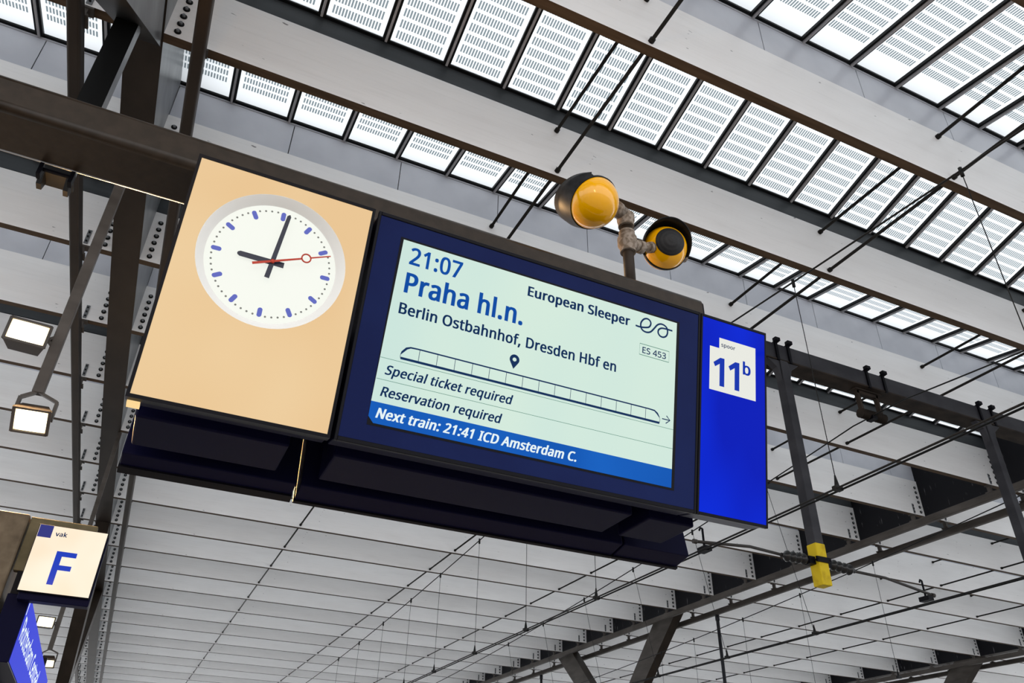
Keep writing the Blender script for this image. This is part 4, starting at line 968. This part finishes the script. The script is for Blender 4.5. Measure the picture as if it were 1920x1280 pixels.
# ------------------------------------------------------------------ floodlights on hanging poles
def floodlights(x, y, warm, strength, watts, label, lab1, lab2, s=1):
    M_L = mat('lit_lamp_glass', (0.9, 0.8, 0.6), 0.3, emit=warm, es=strength)
    n, l, pb = nodes_of(M_L)                    # the lamp burns whitest in the middle of its reflector
    tcd = n.new('ShaderNodeTexCoord'); ln = n.new('ShaderNodeVectorMath'); ln.operation = 'LENGTH'; cr = n.new('ShaderNodeValToRGB')
    cr.color_ramp.elements[0].position = 0.05; cr.color_ramp.elements[0].color = (1, 0.93, 0.62, 1)
    cr.color_ramp.elements[1].position = 0.185; cr.color_ramp.elements[1].color = (warm[0] * 0.22, warm[1] * 0.18, warm[2] * 0.10, 1)
    l.new(tcd.outputs['Object'], ln.inputs[0]); l.new(ln.outputs['Value'], cr.inputs['Fac']); l.new(cr.outputs['Color'], pb.inputs['Emission Color'])
    grp = 'platform floodlights'
    p = thing('floodlight_pole', (x, y, 5.9), label, 'lamp pole', 'floodlight poles')
    m = MB(); m.box(x - 0.045, x + 0.045, y - 0.04, y + 0.04, 3.12, 5.86)
    if y != 7.0: m.box(x - 0.045, x + 0.045, y - 0.04, y + 0.04, 5.86, 8.0)
    else:
        m.obox((x - 0.18, y, 5.90), (0.225, 0, 0), (0, 0.04, 0), (0, 0, 0.045)); m.box(x - 0.45, x - 0.36, 6.55, y + 0.04, 5.86, 5.94)
    bevel(m.build('pole', M_CHORD, p), 0.008, 2)
    def lamp(c, nrm, up, w, h, dep, lab, yoke):
        c, nrm = Vector(c), Vector(nrm).normalized(); up = Vector(up); up = (up - nrm * up.dot(nrm)).normalized(); rt = up.cross(nrm)
        f = thing('floodlight', c, lab, 'floodlight', grp)
        m = MB()
        a = [c + rt * sx * w / 2 * 1.06 + up * sy * h / 2 * 1.08 for sx, sy in ((-1, -1), (1, -1), (1, 1), (-1, 1))]
        k = [c - nrm * dep + rt * sx * w / 2 * 0.78 + up * (sy * h / 2 * 0.7 - 0.02) for sx, sy in ((-1, -1), (1, -1), (1, 1), (-1, 1))]
        m.quad(k)
        for i in range(4):
            j = (i + 1) % 4; m.quad([a[i], a[j], k[j], k[i]])
        m.build('housing', M_GIRD, f)
        m = MB()
        for s in (-1, 1):
            m.obox(c + rt * s * w / 2 * 1.04 + nrm * 0.008, rt * 0.012, up * h / 2 * 1.08, nrm * 0.012)
            m.obox(c + up * s * h / 2 * 1.04 + nrm * 0.008, rt * w / 2 * 1.06, up * 0.010, nrm * 0.012)
        m.build('rim', M_CHORD, f)
        m = MB(); m.quad([c + nrm * 0.004 + rt * sx * w / 2 + up * sy * h / 2 for sx, sy in ((-1, -1), (1, -1), (1, 1), (-1, 1))])
        m.build('lamp_glass', M_L, f)
        ld = bpy.data.lights.new('floodlight_beam', 'AREA'); ld.shape = 'RECTANGLE'; ld.size = w; ld.size_y = h; ld.energy = watts; ld.color = (1.0, 0.58, 0.24)
        lo = bpy.data.objects.new('floodlight_beam', ld); C.objects.link(lo); lo.parent = f
        lo.matrix_local = Matrix.Translation(nrm * 0.02) @ nrm.to_track_quat('Z', 'Y').to_matrix().to_4x4() @ Matrix.Rotation(math.pi, 4, 'X')
        m = MB()
        for (q0, q1) in yoke(c, rt, up, nrm, w):
            d = Vector(q1) - Vector(q0); t = d.normalized(); s1 = t.cross(Vector((0, 1, 0.2))).normalized(); s2 = t.cross(s1)
            m.obox((Vector(q0) + Vector(q1)) / 2, d / 2, s1 * 0.012, s2 * 0.03)
        m.build('yoke', M_CHORD, f)
    lamp((x - 0.23, y - 0.08 * s, 3.625), (0.10, -0.99 * s, -0.02), (0, 0, 1), 0.30, 0.20, 0.22, lab1,
         lambda c, rt, up, n, w: [(c + rt * w * 0.53 - n * 0.05, Vector((x, y, 3.56))), (c + rt * w * 0.53 - n * 0.05 , Vector((x, y, 3.70)))])
    lamp((x + 0.03, y - 0.02 * s, 2.87), (0.06, -0.46 * s, -0.88), (0, -0.88 * s, 0.46), 0.25, 0.24, 0.13, lab2,
         lambda c, rt, up, n, w: [(c - rt * w * 0.55 - n * 0.03, c - rt * w * 0.55 - n * 0.03 + Vector((0, 0, 0.17))), (c + rt * w * 0.55 - n * 0.03, c + rt * w * 0.55 - n * 0.03 + Vector((0, 0, 0.17))),
                                  (c - rt * w * 0.55 - n * 0.03 + Vector((0, 0, 0.17)), Vector((x, y, 3.14))), (c + rt * w * 0.55 - n * 0.03 + Vector((0, 0, 0.17)), Vector((x, y, 3.14)))])
floodlights(-1.22, 7.0, (1.0, 0.60, 0.22), 4.5, 260.0, 'brown hanging pole with two warm floodlights, beside the clock', 'warm glowing floodlight on the side of the pole, upper of the two beside the clock', 'warm glowing floodlight in a yoke under the pole, lower of the two beside the clock')
floodlights(-1.3, -5.2, (1.0, 0.60, 0.22), 14.0, 50.0, 'unseen hanging pole with two warm floodlights, added over the platform behind the viewer', 'unseen added warm floodlight behind the viewer, upper of its pair', 'unseen added warm floodlight behind the viewer, lower of its pair', -1)  # unseen pair, added for the golden highlight on the tube
floodlights(-1.42, 19.2, (1.0, 0.86, 0.45), 5.0, 30.0, 'small distant hanging lamp pole seen below the lit letter sign', 'small distant yellowish floodlight, upper one below the lit letter sign', 'small distant yellowish floodlight, lower one below the lit letter sign')

# ------------------------------------------------------------------ lit letter sign, station name sign and their brown post
M_OLIVE = noisy('grimy_olive_steel', (0.10, 0.08, 0.04), (0.14, 0.11, 0.06), (9, 9, 9), 0.6)
M_BROWNP = noisy('grimy_brown_steel', (0.08, 0.058, 0.036), (0.15, 0.115, 0.075), (8, 8, 8), 0.55)
t = thing('sign_mast', (-0.9, 6.2, -EYE), 'grimy brown boxed steel mast at the edge of the view, beside the lit letter sign', 'mast')
m = MB(); m.box(-1.04, -0.83, 6.13, 6.5, -EYE, 1.845); bevel(m.build('shaft', M_BROWNP, t), 0.012, 2)
m = MB(); m.box(-0.822, -0.40, 6.15, 6.22, 1.47, 1.838); bevel(m.build('back_plate', M_OLIVE, t), 0.004, 1)
m = MB(); m.box(-0.66, -0.43, 6.12, 6.15, 1.40, 1.75); m.build('mounting_block', M_DARK, t)
def plane_f(x, v, n=0.0): return Vector((x, 6.0 - n, v))
fs = thing('section_sign', (-0.53, 6.06, 1.53), 'small lit cream sign with blue letter F and the word vak', 'sign')
m = MB(); m.box(-0.742, -0.312, 6.003, 6.03, 1.309, 1.757); bevel(m.build('face_frame', M_DARK, fs), 0.003, 1)
m = MB(); m.box(-0.728, -0.305, 6.03, 6.12, 1.265, 1.74); bevel(m.build('case', M_NAVY, fs), 0.004, 1)
M_SIGNW = backlit_gradient('cream_sign_face', (255, 232, 204), (255, 244, 222), (4, 4, 4), 0.15, 1.0)
m = MB(); m.quad(flat(plane_f, [(-0.737, 1.315), (-0.317, 1.315), (-0.317, 1.752), (-0.737, 1.752)], 0.0))
face = m.build('lit_face', M_SIGNW, fs)
m = MB(); m.quad(flat(plane_f, [(-0.735, 1.668), (-0.653, 1.668), (-0.653, 1.751), (-0.735, 1.751)], 0.0012))
m.build('blue_square', lit('sign_dusky_blue', (58, 62, 140), 0.8), face)
text_mesh('lettering', 'vak', plane_f, -0.631, -0.558, 1.6865, 0.033, M_TNAVY, face, 0.024, 0, 0.0012, 0.62)
m = MB(); m.quad(flat(plane_f, [(-0.587, 1.369), (-0.549, 1.369), (-0.549, 1.467), (-0.473, 1.467), (-0.473, 1.500), (-0.549, 1.500), (-0.549, 1.557), (-0.463, 1.557), (-0.463, 1.590), (-0.587, 1.590)], 0.0012))
m.build('letter', lit('sign_letter_blue', (30, 66, 200), 0.85), face)

def plane_s(y, v, n=0.0): return Vector((-0.66 + n, y, v))
ss = thing('station_name_sign', (-0.8, 8.0, 1.1), 'long blue lit station name sign seen end-on below the letter sign', 'sign')
m = MB(); m.box(-0.80, -0.664, 6.14, 9.9, 0.90, 1.318); bevel(m.build('case', M_NAVY, ss), 0.006, 2)
m = MB(); m.box(-1.30, -0.80, 6.52, 9.9, 0.80, 1.262); bevel(m.build('rear_case', M_NAVY, ss), 0.006, 2)
for ya in (6.16, 9.5):
    m = MB(); m.box(-0.79, -0.70, ya, ya + 0.08, 1.318, 1.47); m.build('hanger', M_DARK, ss)
m = MB(); m.quad(flat(plane_s, [(6.15, 0.908), (9.89, 0.908), (9.89, 1.312), (6.15, 1.312)], 0.0))
nf = m.build('lit_face', lit('sign_name_blue', (62, 74, 224), 0.9, 0.7), ss)
text_mesh('lettering', 'Rotterdam Centraal', plane_s, 6.23, 8.60, 1.055, 0.15, M_TWHITE, nf, 0.013, 0, 0.004, 0.573)
m = MB(); m.quad(flat(plane_s, [(6.16, 1.20), (6.19, 1.20), (6.19, 1.308), (6.16, 1.308)], 0.002)); m.build('edge_strip', M_TWHITE, nf)
